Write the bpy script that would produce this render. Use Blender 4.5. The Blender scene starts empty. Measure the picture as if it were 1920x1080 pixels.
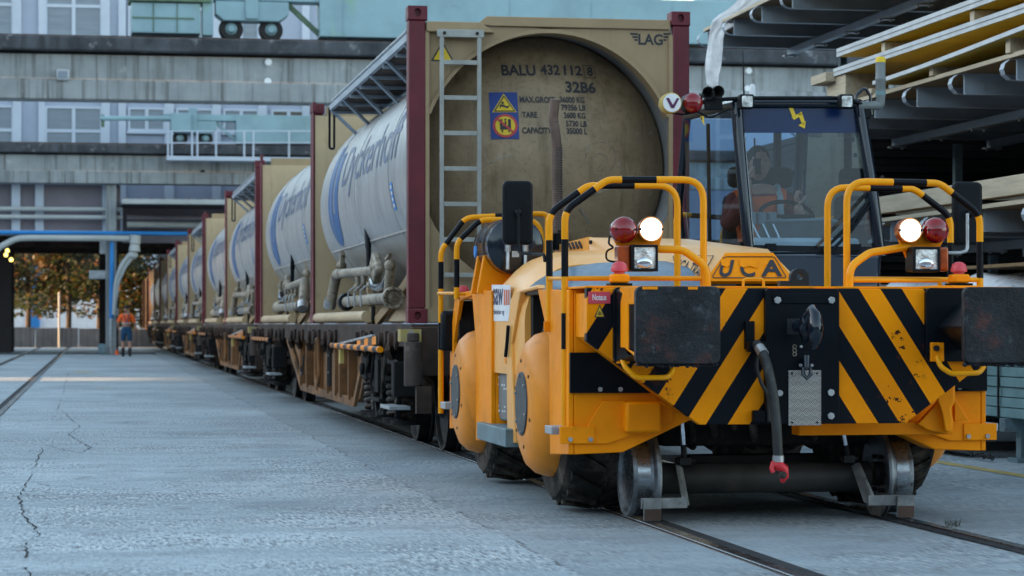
import bpy, bmesh, math, random
from mathutils import Vector, Matrix, noise
R = math.radians
V = Vector
random.seed(11)
sc = bpy.context.scene
COL = sc.collection
# ------------------------------------------------------------------ camera
F = 85 / 36 * 1920
TH = R(9.825)
CX, CZ = -3.825, 1.12
cd = bpy.data.cameras.new('camera')
cam = bpy.data.objects.new('camera', cd)
COL.objects.link(cam)
cam.location = (CX, 0, CZ)
cam.rotation_euler = (R(90), 0, -TH)
cd.lens = 85
cd.sensor_width = 36
cd.shift_y = 68 / 1920
cd.clip_start = 0.2
cd.clip_end = 5000
cd.dof.use_dof = True
cd.dof.focus_distance = 14.2
cd.dof.aperture_fstop = 5.2
sc.camera = cam
# ------------------------------------------------------------------ sky, sun, exposure
SUN_EL, SUN_ROT = R(8.5), R(-82)
w = bpy.data.worlds.new('World')
sc.world = w
w.use_nodes = True
wn = w.node_tree
sky = wn.nodes.new('ShaderNodeTexSky')
sky.sky_type = 'NISHITA'
sky.sun_disc = False
sky.sun_elevation = SUN_EL
sky.sun_rotation = SUN_ROT
sky.air_density = 1.0
sky.dust_density = 0.6
sky.ozone_density = 1.6
bg = wn.nodes['Background']
bg.inputs[1].default_value = 0.15
hs = wn.nodes.new('ShaderNodeHueSaturation')
hs.inputs['Saturation'].default_value = 0.68
hs.inputs['Hue'].default_value = 0.485
wn.links.new(sky.outputs[0], hs.inputs['Color'])
wn.links.new(hs.outputs[0], bg.inputs[0])
sl = bpy.data.lights.new('sun', 'SUN')
sl.energy = 4.6
sl.angle = R(0.5)
sl.color = (1.0, 0.62, 0.30)
so = bpy.data.objects.new('sun', sl)
COL.objects.link(so)
sd = V((math.sin(SUN_ROT) * math.cos(SUN_EL), math.cos(SUN_ROT) * math.cos(SUN_EL), math.sin(SUN_EL)))
so.rotation_euler = (-sd).to_track_quat('-Z', 'Y').to_euler()
so.location = (-60, 20, 30)
sc.view_settings.view_transform = 'Standard'
sc.view_settings.look = 'None'
sc.view_settings.exposure = 2.32
sc.view_settings.gamma = 1
sc.render.engine = 'CYCLES'
sc.cycles.use_denoising = True
sc.cycles.max_bounces = 7
sc.cycles.transparent_max_bounces = 16
sc.cycles.sample_clamp_indirect = 6

# ------------------------------------------------------------------ photograph measure -> metres
def ray(px, py):
    u, v = (px - 960) / F, (608 - py) / F
    return V((u * math.cos(TH) + math.sin(TH), -u * math.sin(TH) + math.cos(TH), v))
def PY(px, py, y):
    d = ray(px, py); t = y / d.y
    return V((CX + t * d.x, y, CZ + t * d.z))
def PX(px, py, x):
    d = ray(px, py); t = (x - CX) / d.x
    return V((x, t * d.y, CZ + t * d.z))
def PZ(px, py, z=0.0):
    d = ray(px, py); t = (z - CZ) / d.z
    return V((CX + t * d.x, t * d.y, z))

# ------------------------------------------------------------------ materials
MATS = {}
def nd(t, ty, **kw):
    n = t.nodes.new(ty)
    for k, v in kw.items():
        if hasattr(n, k): setattr(n, k, v)
        else: n.inputs[k.replace('_', ' ')].default_value = v
    return n
def mixc(t, fac, a, b, mode='MIX'):
    m = t.nodes.new('ShaderNodeMix'); m.data_type = 'RGBA'; m.blend_type = mode
    for s, val in ((0, fac), (6, a), (7, b)):
        if isinstance(val, bpy.types.NodeSocket): t.links.new(val, m.inputs[s])
        elif s == 0: m.inputs[0].default_value = val
        else: m.inputs[s].default_value = (*val, 1) if len(val) == 3 else val
    return m.outputs[2]
def mth(t, op, a, b=0.0, clamp=False):
    m = t.nodes.new('ShaderNodeMath'); m.operation = op; m.use_clamp = clamp
    for i, val in enumerate((a, b)):
        if isinstance(val, bpy.types.NodeSocket): t.links.new(val, m.inputs[i])
        else: m.inputs[i].default_value = val
    return m.outputs[0]
def ramp(t, fac, lo, hi):
    m = t.nodes.new('ShaderNodeMapRange'); m.interpolation_type = 'SMOOTHSTEP'
    t.links.new(fac, m.inputs[0])
    for i, q in ((1, lo), (2, hi)):
        if isinstance(q, bpy.types.NodeSocket): t.links.new(q, m.inputs[i])
        else: m.inputs[i].default_value = q
    return m.outputs[0]
def ntex(t, co, scale, detail=6, rough=.6, sc3=None):
    if sc3:
        mp = t.nodes.new('ShaderNodeMapping'); mp.inputs['Scale'].default_value = sc3
        t.links.new(co, mp.inputs[0]); co = mp.outputs[0]
    n = nd(t, 'ShaderNodeTexNoise', Scale=scale, Detail=detail, Roughness=rough)
    t.links.new(co, n.inputs['Vector'])
    return n.outputs['Fac']
def base(name, rough=.5, metal=0.0):
    m = bpy.data.materials.new(name); m.use_nodes = True
    t = m.node_tree; b = t.nodes['Principled BSDF']
    b.inputs['Roughness'].default_value = rough; b.inputs['Metallic'].default_value = metal
    co = t.nodes.new('ShaderNodeTexCoord').outputs['Object']
    MATS[name] = m
    return m, t, b, co
def mat(name, col, rough=.5, metal=0.0, var=.25, vs=3.0, spots=(), streak=None, bump=0.0, bs=60, coat=0.0, rvar=.15, sc3=None, spec=.4):
    """colour with broad variation, spots = [(colour, scale, low, high)], streak = (colour, xyz scale, low, high)"""
    m, t, b, co = base(name, rough, metal)
    n = ntex(t, co, vs, sc3=sc3)
    k = ramp(t, n, .3, .7)
    c = mixc(t, k, [x * (1 - var) for x in col], [min(1, x * (1 + var * .6)) for x in col])
    if streak:
        s = ntex(t, co, 1.0, 5, .65, sc3=streak[1])
        c = mixc(t, ramp(t, s, streak[2], streak[3]), c, streak[0])
    for sp in spots:
        s = ntex(t, co, sp[1], 8, .68)
        c = mixc(t, ramp(t, s, sp[2], sp[3]), c, sp[0])
    t.links.new(c, b.inputs['Base Color'])
    if rvar:
        r = mth(t, 'ADD', mth(t, 'MULTIPLY', ntex(t, co, vs * 5), rvar * 2), rough - rvar, True)
        t.links.new(r, b.inputs['Roughness'])
    b.inputs['Specular IOR Level'].default_value = spec
    if coat: b.inputs['Coat Weight'].default_value = coat; b.inputs['Coat Roughness'].default_value = .12
    if bump:
        bn = t.nodes.new('ShaderNodeBump'); bn.inputs['Strength'].default_value = bump; bn.inputs['Distance'].default_value = .02
        t.links.new(ntex(t, co, bs, 8, .7), bn.inputs['Height']); t.links.new(bn.outputs[0], b.inputs['Normal'])
    return m
def emit(name, col, st, base_col=(.8, .8, .8)):
    m, t, b, co = base(name, .3)
    b.inputs['Base Color'].default_value = (*base_col, 1)
    b.inputs['Emission Color'].default_value = (*col, 1); b.inputs['Emission Strength'].default_value = st
    return m
def glass(name, tint, refl=1.0, rough=.02):
    m = bpy.data.materials.new(name); m.use_nodes = True; t = m.node_tree
    t.nodes.remove(t.nodes['Principled BSDF']); out = t.nodes['Material Output']
    tr = nd(t, 'ShaderNodeBsdfTransparent'); tr.inputs[0].default_value = (*tint, 1)
    gl = nd(t, 'ShaderNodeBsdfGlossy'); gl.inputs['Roughness'].default_value = rough; gl.inputs[0].default_value = (1, 1, 1, 1)
    fr = nd(t, 'ShaderNodeFresnel'); fr.inputs[0].default_value = 1.5
    f = mth(t, 'MULTIPLY', fr.outputs[0], refl * 1.9, True)
    mx = nd(t, 'ShaderNodeMixShader')
    t.links.new(f, mx.inputs[0]); t.links.new(tr.outputs[0], mx.inputs[1]); t.links.new(gl.outputs[0], mx.inputs[2])
    t.links.new(mx.outputs[0], out.inputs[0]); MATS[name] = m
    return m

RUST = (.10, .035, .015)
GRIME = (.035, .032, .03)
mat('yellow', (.95, .285, .003), .42, var=.12, vs=2.2, spots=[((.42, .17, .01), 5, .55, .82), ((.22, .12, .03), 2.2, .62, .85), (GRIME, 20, .69, .75)], streak=((.5, .2, .01), (14, 14, 1.2), .62, .85), spec=.12)
mat('yellow_tube', (.88, .34, .004), .35, var=.1, spots=[((.25, .12, .02), 30, .70, .78)], coat=.06, spec=.2)
mat('faded', (.80, .44, .17), .4, var=.08, vs=1.6, spots=[((.62, .30, .08), 6, .6, .9)], coat=.15)
mat('peach', (.86, .40, .085), .36, var=.08, vs=1.6, spots=[((.62, .27, .05), 6, .6, .9)], coat=.1, spec=.3)
mat('black_paint', (.004, .006, .009), .42, var=.3, spec=.1, spots=[((.09, .09, .09), 26, .70, .80), ((.05, .035, .025), 4, .60, .85)])
mat('black_tube', (.004, .005, .008), .35, var=.2, spec=.16, spots=[((.12, .10, .06), 35, .72, .78)])
mat('black_plastic', (.005, .007, .010), .45, var=.2, spec=.16, spots=[((.05, .05, .05), 8, .6, .9)])
mat('black_gloss', (.006, .012, .022), .16, var=.2, coat=.3, rvar=.05)
mat('nose', (.03, .10, .17), .34, var=.25, vs=5, coat=.25)  # black panel with the blue of the reflected sky put into its colour
mat('exhaust', (.15, .10, .08), .55, .3, var=.3, vs=6, spots=[((.07, .04, .03), 12, .55, .75)])
mat('dark_steel', (.018, .018, .02), .5, .2, spec=.3, var=.4, spots=[((.10, .085, .07), 9, .6, .8), (RUST, 5, .62, .8)], bump=.15)
mat('buffer_face', (.010, .012, .016), .5, .1, var=.7, vs=5, spec=.3, spots=[((.075, .022, .016), 4.5, .55, .70), ((.05, .055, .06), 14, .56, .72), ((.12, .12, .12), 30, .68, .76)], bump=.8, bs=18)
mat('undercarriage', (.012, .011, .011), .75, 0, spec=.2, var=.5, spots=[((.06, .045, .035), 7, .55, .8)], bump=.2)
mat('wheel_steel', (.22, .24, .26), .42, .75, var=.5, vs=6, spots=[((.06, .05, .045), 14, .52, .70)], bump=.25)
mat('tread_steel', (.30, .32, .34), .25, .9, var=.3, vs=8, sc3=(1, 6, 6))
mat('bare_metal', (.45, .45, .45), .4, .7, var=.25, vs=9)
mat('galv', (.40, .42, .44), .5, .4, var=.25, vs=6, spots=[((.2, .2, .2), 18, .6, .8)])
mat('axle', (.032, .031, .029), .55, .1, var=.5, spec=.3, spots=[((.11, .10, .09), 22, .68, .74), ((.055, .045, .035), 4, .5, .75)])
mat('rubber', (.026, .024, .022), .85, var=.4, vs=6, spec=.2, spots=[((.13, .105, .085), 6, .44, .68)], bump=.3, bs=40)
mat('hose', (.03, .031, .03), .55, var=.3, spots=[((.09, .085, .07), 14, .5, .75)])
mat('red_plastic', (.62, .02, .03), .35, var=.12)
mat('red_button', (.60, .06, .08), .4, var=.1)
mat('label_red', (.62, .06, .09), .5, var=.05)
mat('cover_orange', (.82, .285, .028), .40, var=.18, vs=2, spots=[((.42, .14, .02), 4, .50, .8), ((.14, .075, .035), 2.6, .60, .85), ((.20, .09, .03), 22, .70, .76)], streak=((.45, .17, .03), (3, 9, 2), .55, .8), coat=.0, spec=.2)
mat('red_lens', (.22, .003, .006), .12, var=.3, vs=14, coat=.6, rvar=.04)
mat('amber_lens', (.33, .06, .01), .2, var=.3, vs=20, coat=.5, rvar=.04)
mat('lamp_glass', (.55, .56, .56), .12, .85, var=.75, vs=16, rvar=.05, bump=.6, bs=22)
emit('lamp_white', (1, .93, .90), 1.0)
emit('lamp_rim', (1, .45, .12), .06, (.7, .3, .06))
mat('white', (.75, .76, .78), .45, var=.06)
mat('ink', (.035, .035, .04), .6, var=.2)
mat('ink_blue', (.012, .095, .28), .5, var=.2, vs=7)
mat('tank_ink', (.11, .14, .23), .5, var=.2)
mat('ink_navy', (.02, .03, .10), .5, var=.1)
mat('ink_orange', (.70, .14, .05), .5, var=.1)
mat('ink_purple', (.10, .02, .09), .5, var=.1)
mat('sign_blue', (.02, .05, .22), .5, var=.1)
mat('sign_yellow', (.75, .50, .02), .5, var=.1)
mat('sign_red', (.50, .05, .05), .5, var=.1)
mat('label_blue', (.03, .22, .60), .5, var=.1)
mat('cont_red', (.125, .010, .020), .45, var=.25, vs=2, spots=[((.33, .17, .16), 16, .70, .76), ((.06, .01, .01), 3, .58, .8)])
mat('cont_cream', (.56, .405, .235), .55, var=.16, vs=1.0, spots=[((.36, .25, .13), 2.0, .52, .78), (RUST, 6, .66, .74)], streak=((.30, .21, .11), (8, 8, .5), .55, .82))
mat('guard', (.24, .25, .25), .55, .3, var=.4, vs=9, spots=[((.07, .06, .05), 16, .55, .72)])
mat('cont_beige', (.37, .255, .14), .55, var=.14, vs=1.2, spots=[((.30, .21, .11), 2.2, .55, .8), (RUST, 7, .68, .76)], streak=((.27, .20, .11), (9, 9, .5), .55, .8))
mat('tank_head', (.335, .235, .14), .5, .1, var=.25, vs=1.4, spots=[((.15, .098, .052), 1.3, .46, .70), ((.16, .105, .055), 30, .5, .8), ((.40, .36, .30), 4.5, .60, .76)], streak=((.14, .095, .05), (9, 9, .6), .5, .8), rvar=.1)
mat('pipe_beige', (.31, .26, .195), .5, var=.3, vs=5, spots=[((.085, .055, .03), 7, .47, .66)])
mat('ladder', (.34, .34, .31), .55, var=.2, vs=4, spots=[((.30, .22, .14), 9, .58, .76)])
mat('wagon_dark', (.050, .031, .023), .7, var=.5, spec=.2, spots=[((.075, .035, .02), 3, .52, .75)], bump=.15)
mat('wagon_brown', (.23, .108, .042), .65, var=.35, vs=1.5, spec=.2, spots=[((.06, .035, .02), 2.5, .45, .70), (RUST, 8, .62, .75)], streak=((.10, .055, .03), (9, 9, .6), .55, .8))
mat('spring', (.05, .034, .027), .55, .2, var=.4, spots=[((.14, .10, .08), 8, .5, .75)])
mat('concrete', (.29, .31, .32), .85, var=.25, vs=.8, streak=((.10, .095, .09), (6.5, 6.5, .22), .46, .74), bump=.1, spots=[((.55, .55, .54), 1.2, .6, .8)])
mat('concrete_cap', (.06, .065, .075), .9, var=.5, vs=1.3, spots=[((.30, .31, .33), 2.2, .56, .76)], streak=((.04, .04, .045), (3, 3, .3), .5, .7))
mat('facade', (.34, .385, .49), .8, var=.08, vs=.5, streak=((.36, .34, .42), (1.6, 1.6, .1), .55, .85))
mat('facade_trim', (.47, .525, .62), .7, var=.08, vs=.6)
mat('fascia', (.20, .18, .21), .8, var=.15, vs=.5, streak=((.22, .18, .2), (2, 2, .15), .5, .8))
mat('blind', (.20, .24, .29), .45, var=.12, vs=.7, sc3=(1, 1, 12))
mat('dark_pane', (.03, .035, .04), .15, var=.3)
mat('mint', (.24, .37, .42), .55, var=.15, vs=.8, spots=[((.22, .36, .28), 1.5, .55, .8), (RUST, 1.1, .66, .74)], streak=((.28, .40, .28), (3, 3, .3), .62, .85))
mat('mint_dark', (.10, .16, .10), .6, var=.3)
mat('pipe_white', (.40, .42, .42), .5, var=.12, vs=1)
mat('pipe_blue', (.02, .22, .58), .45, var=.12, vs=1)
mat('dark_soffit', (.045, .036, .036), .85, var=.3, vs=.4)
mat('bark', (.055, .04, .03), .9, var=.3, bump=.3)
mat('plaster', (.62, .64, .68), .8, var=.1)
mat('alu_bar', (.36, .41, .47), .45, .3, var=.2, vs=1.5, spots=[((.22, .23, .26), 5, .58, .8)])
mat('ply', (.24, .15, .07), .7, var=.25, vs=2, sc3=(1, 8, 1))
mat('ply_yellow', (.62, .42, .05), .55, var=.15, vs=2)
mat('panel_white', (.55, .57, .58), .6, var=.15, vs=3)
mat('timber', (.50, .42, .30), .65, var=.18, vs=3, sc3=(8, .6, 8), spots=[((.34, .22, .11), 3, .62, .8)])
mat('teal_board', (.16, .28, .30), .6, var=.2, vs=2, bump=.1)
mat('teal_steel', (.16, .24, .27), .5, .2, var=.25, vs=3, spots=[((.10, .07, .05), 5, .58, .75)])
mat('plank_dark', (.014, .013, .014), .8, var=.4, vs=2)
mat('plastic_film', (.62, .65, .68), .3, var=.2, vs=2.5, bump=.8, bs=5)
mat('rail_rust', (.075, .045, .035), .55, .4, var=.4, vs=3)
mat('rail_top', (.22, .24, .26), .25, .9, var=.35, vs=2, sc3=(1, .1, 1))
mat('groove', (.018, .02, .024), .9, var=.4)
mat('mark_yellow', (.50, .37, .10), .75, var=.3, vs=4, spots=[((.28, .28, .28), 8, .50, .65)])
mat('skin', (.42, .22, .15), .5, var=.1)
mat('hair', (.03, .022, .018), .7, var=.3)
mat('jacket', (.20, .03, .025), .7, var=.2)
mat('hi_vis', (.98, .13, .012), .6, var=.12, vs=8)
mat('reflective', (.42, .44, .42), .4, var=.1)
mat('denim', (.015, .065, .14), .75, var=.2, vs=12)
mat('grey_plastic', (.16, .18, .18), .5, var=.2)
mat('hub', (.045, .055, .062), .5, var=.25, vs=8, spots=[((.12, .12, .12), 20, .66, .78)])
mat('seat_cloth', (.025, .027, .03), .85, var=.3)
mat('dash', (.42, .44, .43), .6, var=.2)
mat('shoe', (.015, .016, .02), .6)
mat('tint', (.003, .018, .075), .25, var=.2, rvar=.03, spec=.3)
glass('cab_glass', (.60, .76, .88), .42)
emit('lamp_yellow', (1, .72, .10), 1.0)

# chevron-striped plate with chips
def stripe_mat(name, period, slope, mirror, y0=0.0, axis=0):
    m, t, b, co = base(name, .42)
    sx = t.nodes.new('ShaderNodeSeparateXYZ'); t.links.new(co, sx.inputs[0])
    x = mth(t, 'ABSOLUTE', sx.outputs[0]) if mirror else sx.outputs[axis]
    u = mth(t, 'ADD', mth(t, 'MULTIPLY', x, math.sin(R(slope))), mth(t, 'MULTIPLY', sx.outputs[2], math.cos(R(slope))))
    u = mth(t, 'ADD', mth(t, 'DIVIDE', u, period), y0)
    fr = mth(t, 'FRACT', u)
    k = mth(t, 'LESS_THAN', fr, .5)
    n = ntex(t, co, 3)
    yel = mixc(t, ramp(t, n, .3, .75), (.97, .305, .003), (.80, .23, .003))
    blk = mixc(t, ramp(t, ntex(t, co, 25), .66, .8), (.006, .008, .012), (.04, .04, .045))
    c = mixc(t, k, yel, blk)
    chip = mth(t, 'MULTIPLY', ramp(t, ntex(t, co, 15, 6, .7), .57, .59), ramp(t, ntex(t, co, 3.2, 3, .5), .52, .57))
    c = mixc(t, chip, c, (.035, .012, .010))
    scr = ramp(t, ntex(t, co, 1, 6, .7, sc3=(6, 6, 60)), .70, .74)
    c = mixc(t, mth(t, 'MULTIPLY', scr, .5), c, (.10, .09, .08))
    t.links.new(c, b.inputs['Base Color'])
    t.links.new(mth(t, 'ADD', mth(t, 'MULTIPLY', n, .3), .22), b.inputs['Roughness'])
    b.inputs['Specular IOR Level'].default_value = .1
    return m
stripe_mat('stripes', .206, 57, True, .74)
stripe_mat('stripes_bar', .62, 80, False, 0.0, 1)
def tank_mat():
    m, t, b, co = base('tank_shell', .38, .25)
    sx = t.nodes.new('ShaderNodeSeparateXYZ'); t.links.new(co, sx.inputs[0])
    z = sx.outputs[2]
    st = ntex(t, co, 1, 6, .6, sc3=(5, 5, .5))
    rn = t.nodes.new('ShaderNodeObjectInfo').outputs['Random']
    ad = t.nodes.new('ShaderNodeVectorMath'); ad.operation = 'ADD'; t.links.new(co, ad.inputs[0]); t.links.new(mth(t, 'MULTIPLY', rn, 90.0), ad.inputs[1]); co = ad.outputs[0]
    c = mixc(t, ramp(t, st, .35, .75), (.40, .405, .41), (.27, .272, .275))
    low = ramp(t, mth(t, 'ADD', z, mth(t, 'MULTIPLY', ntex(t, co, 2.5), .3)), 1.02, .92)
    c = mixc(t, mth(t, 'MULTIPLY', low, .75), c, (.29, .255, .205))
    c = mixc(t, mth(t, 'MULTIPLY', ramp(t, ntex(t, co, 1.1, 6, .6, sc3=(1, 1, .35)), mth(t, 'SUBTRACT', .62, mth(t, 'MULTIPLY', rn, .12)), .85), .75), c, (.23, .195, .15))
    c = mixc(t, mth(t, 'MULTIPLY', ramp(t, ntex(t, co, 5, 4, .6), .62, .74), .5), c, (.17, .145, .115))
    t.links.new(c, b.inputs['Base Color'])
    t.links.new(mth(t, 'ADD', mth(t, 'MULTIPLY', ntex(t, co, 3), .3), .25), b.inputs['Roughness'])
tank_mat()
def checker_mat():
    m, t, b, co = base('checker', .45, .75)
    sx = t.nodes.new('ShaderNodeSeparateXYZ'); t.links.new(co, sx.inputs[0])
    a = mth(t, 'MULTIPLY', mth(t, 'ADD', sx.outputs[0], sx.outputs[2]), 21)
    d = mth(t, 'MULTIPLY', mth(t, 'SUBTRACT', sx.outputs[0], sx.outputs[2]), 21)
    par = mth(t, 'MODULO', mth(t, 'ADD', mth(t, 'FLOOR', a), mth(t, 'ADD', mth(t, 'FLOOR', d), 200)), 2.0)
    s1 = mth(t, 'SINE', mth(t, 'MULTIPLY', a, 25.13)); s2 = mth(t, 'SINE', mth(t, 'MULTIPLY', d, 25.13))
    h = mth(t, 'ADD', mth(t, 'MULTIPLY', s1, par), mth(t, 'MULTIPLY', s2, mth(t, 'SUBTRACT', 1.0, par)))
    h = ramp(t, h, -.2, .5)
    t.links.new(mixc(t, h, (.20, .17, .15), (.52, .50, .47)), b.inputs['Base Color'])
    bn = t.nodes.new('ShaderNodeBump'); bn.inputs['Strength'].default_value = .6; bn.inputs['Distance'].default_value = .004
    t.links.new(h, bn.inputs['Height']); t.links.new(bn.outputs[0], b.inputs['Normal'])
checker_mat()
def ground_mat():
    m, t, b, co = base('yard', .85)
    sx = t.nodes.new('ShaderNodeSeparateXYZ'); t.links.new(co, sx.inputs[0])
    big = ntex(t, co, .30, 4, .55); mid = ntex(t, co, 2.0, 4, .6); fine = ntex(t, co, 8, 3, .6); grain = ntex(t, co, 26, 2, .5)
    lat = ntex(t, co, 1, 5, .6, sc3=(.35, 1.7, 1))
    c = mixc(t, ramp(t, big, .34, .66), (.255, .31, .345), (.385, .45, .49))
    c = mixc(t, mth(t, 'MULTIPLY', ramp(t, mid, .44, .66), .5), c, (.24, .27, .295))
    c = mixc(t, mth(t, 'MULTIPLY', ramp(t, lat, .50, .68), .45), c, (.19, .215, .235))
    c = mixc(t, mth(t, 'MULTIPLY', ramp(t, lat, .46, .30), .35), c, (.46, .50, .52))
    # exposed stones, drawn out along the yard by years of wheels
    wear = ramp(t, ntex(t, co, .7, 3, .55), .42, .60)
    wear = mth(t, 'ADD', mth(t, 'MULTIPLY', wear, .7), .3)
    g1 = ntex(t, co, 1, 2, .5, sc3=(46, 7, 1)); g2 = ntex(t, co, 1, 2, .5, sc3=(80, 13, 1)); g3 = ntex(t, co, 1, 3, .6, sc3=(17, 4, 1))
    c = mixc(t, mth(t, 'MULTIPLY', mth(t, 'MULTIPLY', ramp(t, fine, .54, .66), wear), .45), c, (.17, .19, .21))
    c = mixc(t, mth(t, 'MULTIPLY', mth(t, 'MULTIPLY', ramp(t, g1, .53, .64), wear), .80), c, (.10, .115, .13))
    c = mixc(t, mth(t, 'MULTIPLY', mth(t, 'MULTIPLY', ramp(t, g1, .45, .35), wear), .70), c, (.60, .61, .60))
    c = mixc(t, mth(t, 'MULTIPLY', mth(t, 'MULTIPLY', ramp(t, g2, .56, .72), wear), .70), c, (.64, .62, .58))
    c = mixc(t, mth(t, 'MULTIPLY', mth(t, 'MULTIPLY', ramp(t, g3, .58, .66), wear), .65), c, (.13, .145, .16))
    stain = ramp(t, ntex(t, co, .55, 4, .6), .55, .66)
    c = mixc(t, mth(t, 'MULTIPLY', stain, .34), c, (.12, .145, .16))
    drip = ramp(t, ntex(t, co, 1, 4, .6, sc3=(3.2, 1.1, 1)), .66, .72)
    c = mixc(t, mth(t, 'MULTIPLY', drip, .40), c, (.09, .10, .11))
    # short cracks running across
    ck = ntex(t, co, 1, 5, .65, sc3=(1.4, 7, 1))
    c = mixc(t, mth(t, 'MULTIPLY', ramp(t, ck, .67, .70), .75), c, (.05, .06, .065))
    # smoother, darker band of newer concrete along the rails
    xw = mth(t, 'ADD', sx.outputs[0], mth(t, 'MULTIPLY', ntex(t, co, 1.3, 6, .7), .22))
    inb = mth(t, 'MULTIPLY', mth(t, 'GREATER_THAN', xw, -1.57), mth(t, 'LESS_THAN', xw, 2.2))
    c = mixc(t, mth(t, 'MULTIPLY', inb, .42), c, mixc(t, ramp(t, lat, .35, .65), (.12, .145, .16), (.24, .28, .305)))
    dst = mth(t, 'ABSOLUTE', mth(t, 'ADD', xw, 1.57))
    gap = mth(t, 'MULTIPLY', ramp(t, dst, .016, .005), mth(t, 'MULTIPLY', ramp(t, ntex(t, co, 3, 5, .7), .46, .58), .8))
    c = mixc(t, gap, c, (.035, .04, .045))
    # oil and rubber along the track
    oil = mth(t, 'MULTIPLY', ramp(t, ntex(t, co, .9, 7, .7), .52, .70), ramp(t, mth(t, 'ABSOLUTE', sx.outputs[0]), 1.8, .6))
    c = mixc(t, mth(t, 'MULTIPLY', oil, .5), c, (.09, .085, .08))
    t.links.new(c, b.inputs['Base Color'])
    t.links.new(mth(t, 'ADD', mth(t, 'MULTIPLY', mid, .35), .55), b.inputs['Roughness'])
    bn = t.nodes.new('ShaderNodeBump'); bn.inputs['Strength'].default_value = .55; bn.inputs['Distance'].default_value = .012
    t.links.new(mth(t, 'ADD', fine, mth(t, 'MULTIPLY', g1, .8)), bn.inputs['Height']); t.links.new(bn.outputs[0], b.inputs['Normal'])
ground_mat()
def leaf_mat(name, c1, c2):
    m, t, b, co = base(name, .55)
    c = mixc(t, ramp(t, ntex(t, co, .9, 4), .35, .65), c1, c2)
    t.links.new(c, b.inputs['Base Color'])
    tl = nd(t, 'ShaderNodeBsdfTranslucent'); t.links.new(c, tl.inputs[0])
    mx = nd(t, 'ShaderNodeMixShader'); mx.inputs[0].default_value = .4
    t.links.new(b.outputs[0], mx.inputs[1]); t.links.new(tl.outputs[0], mx.inputs[2])
    t.links.new(mx.outputs[0], t.nodes['Material Output'].inputs[0])
leaf_mat('leaf_green', (.018, .026, .008), (.04, .05, .012))
leaf_mat('leaf_orange', (.17, .07, .012), (.06, .045, .012))

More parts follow.
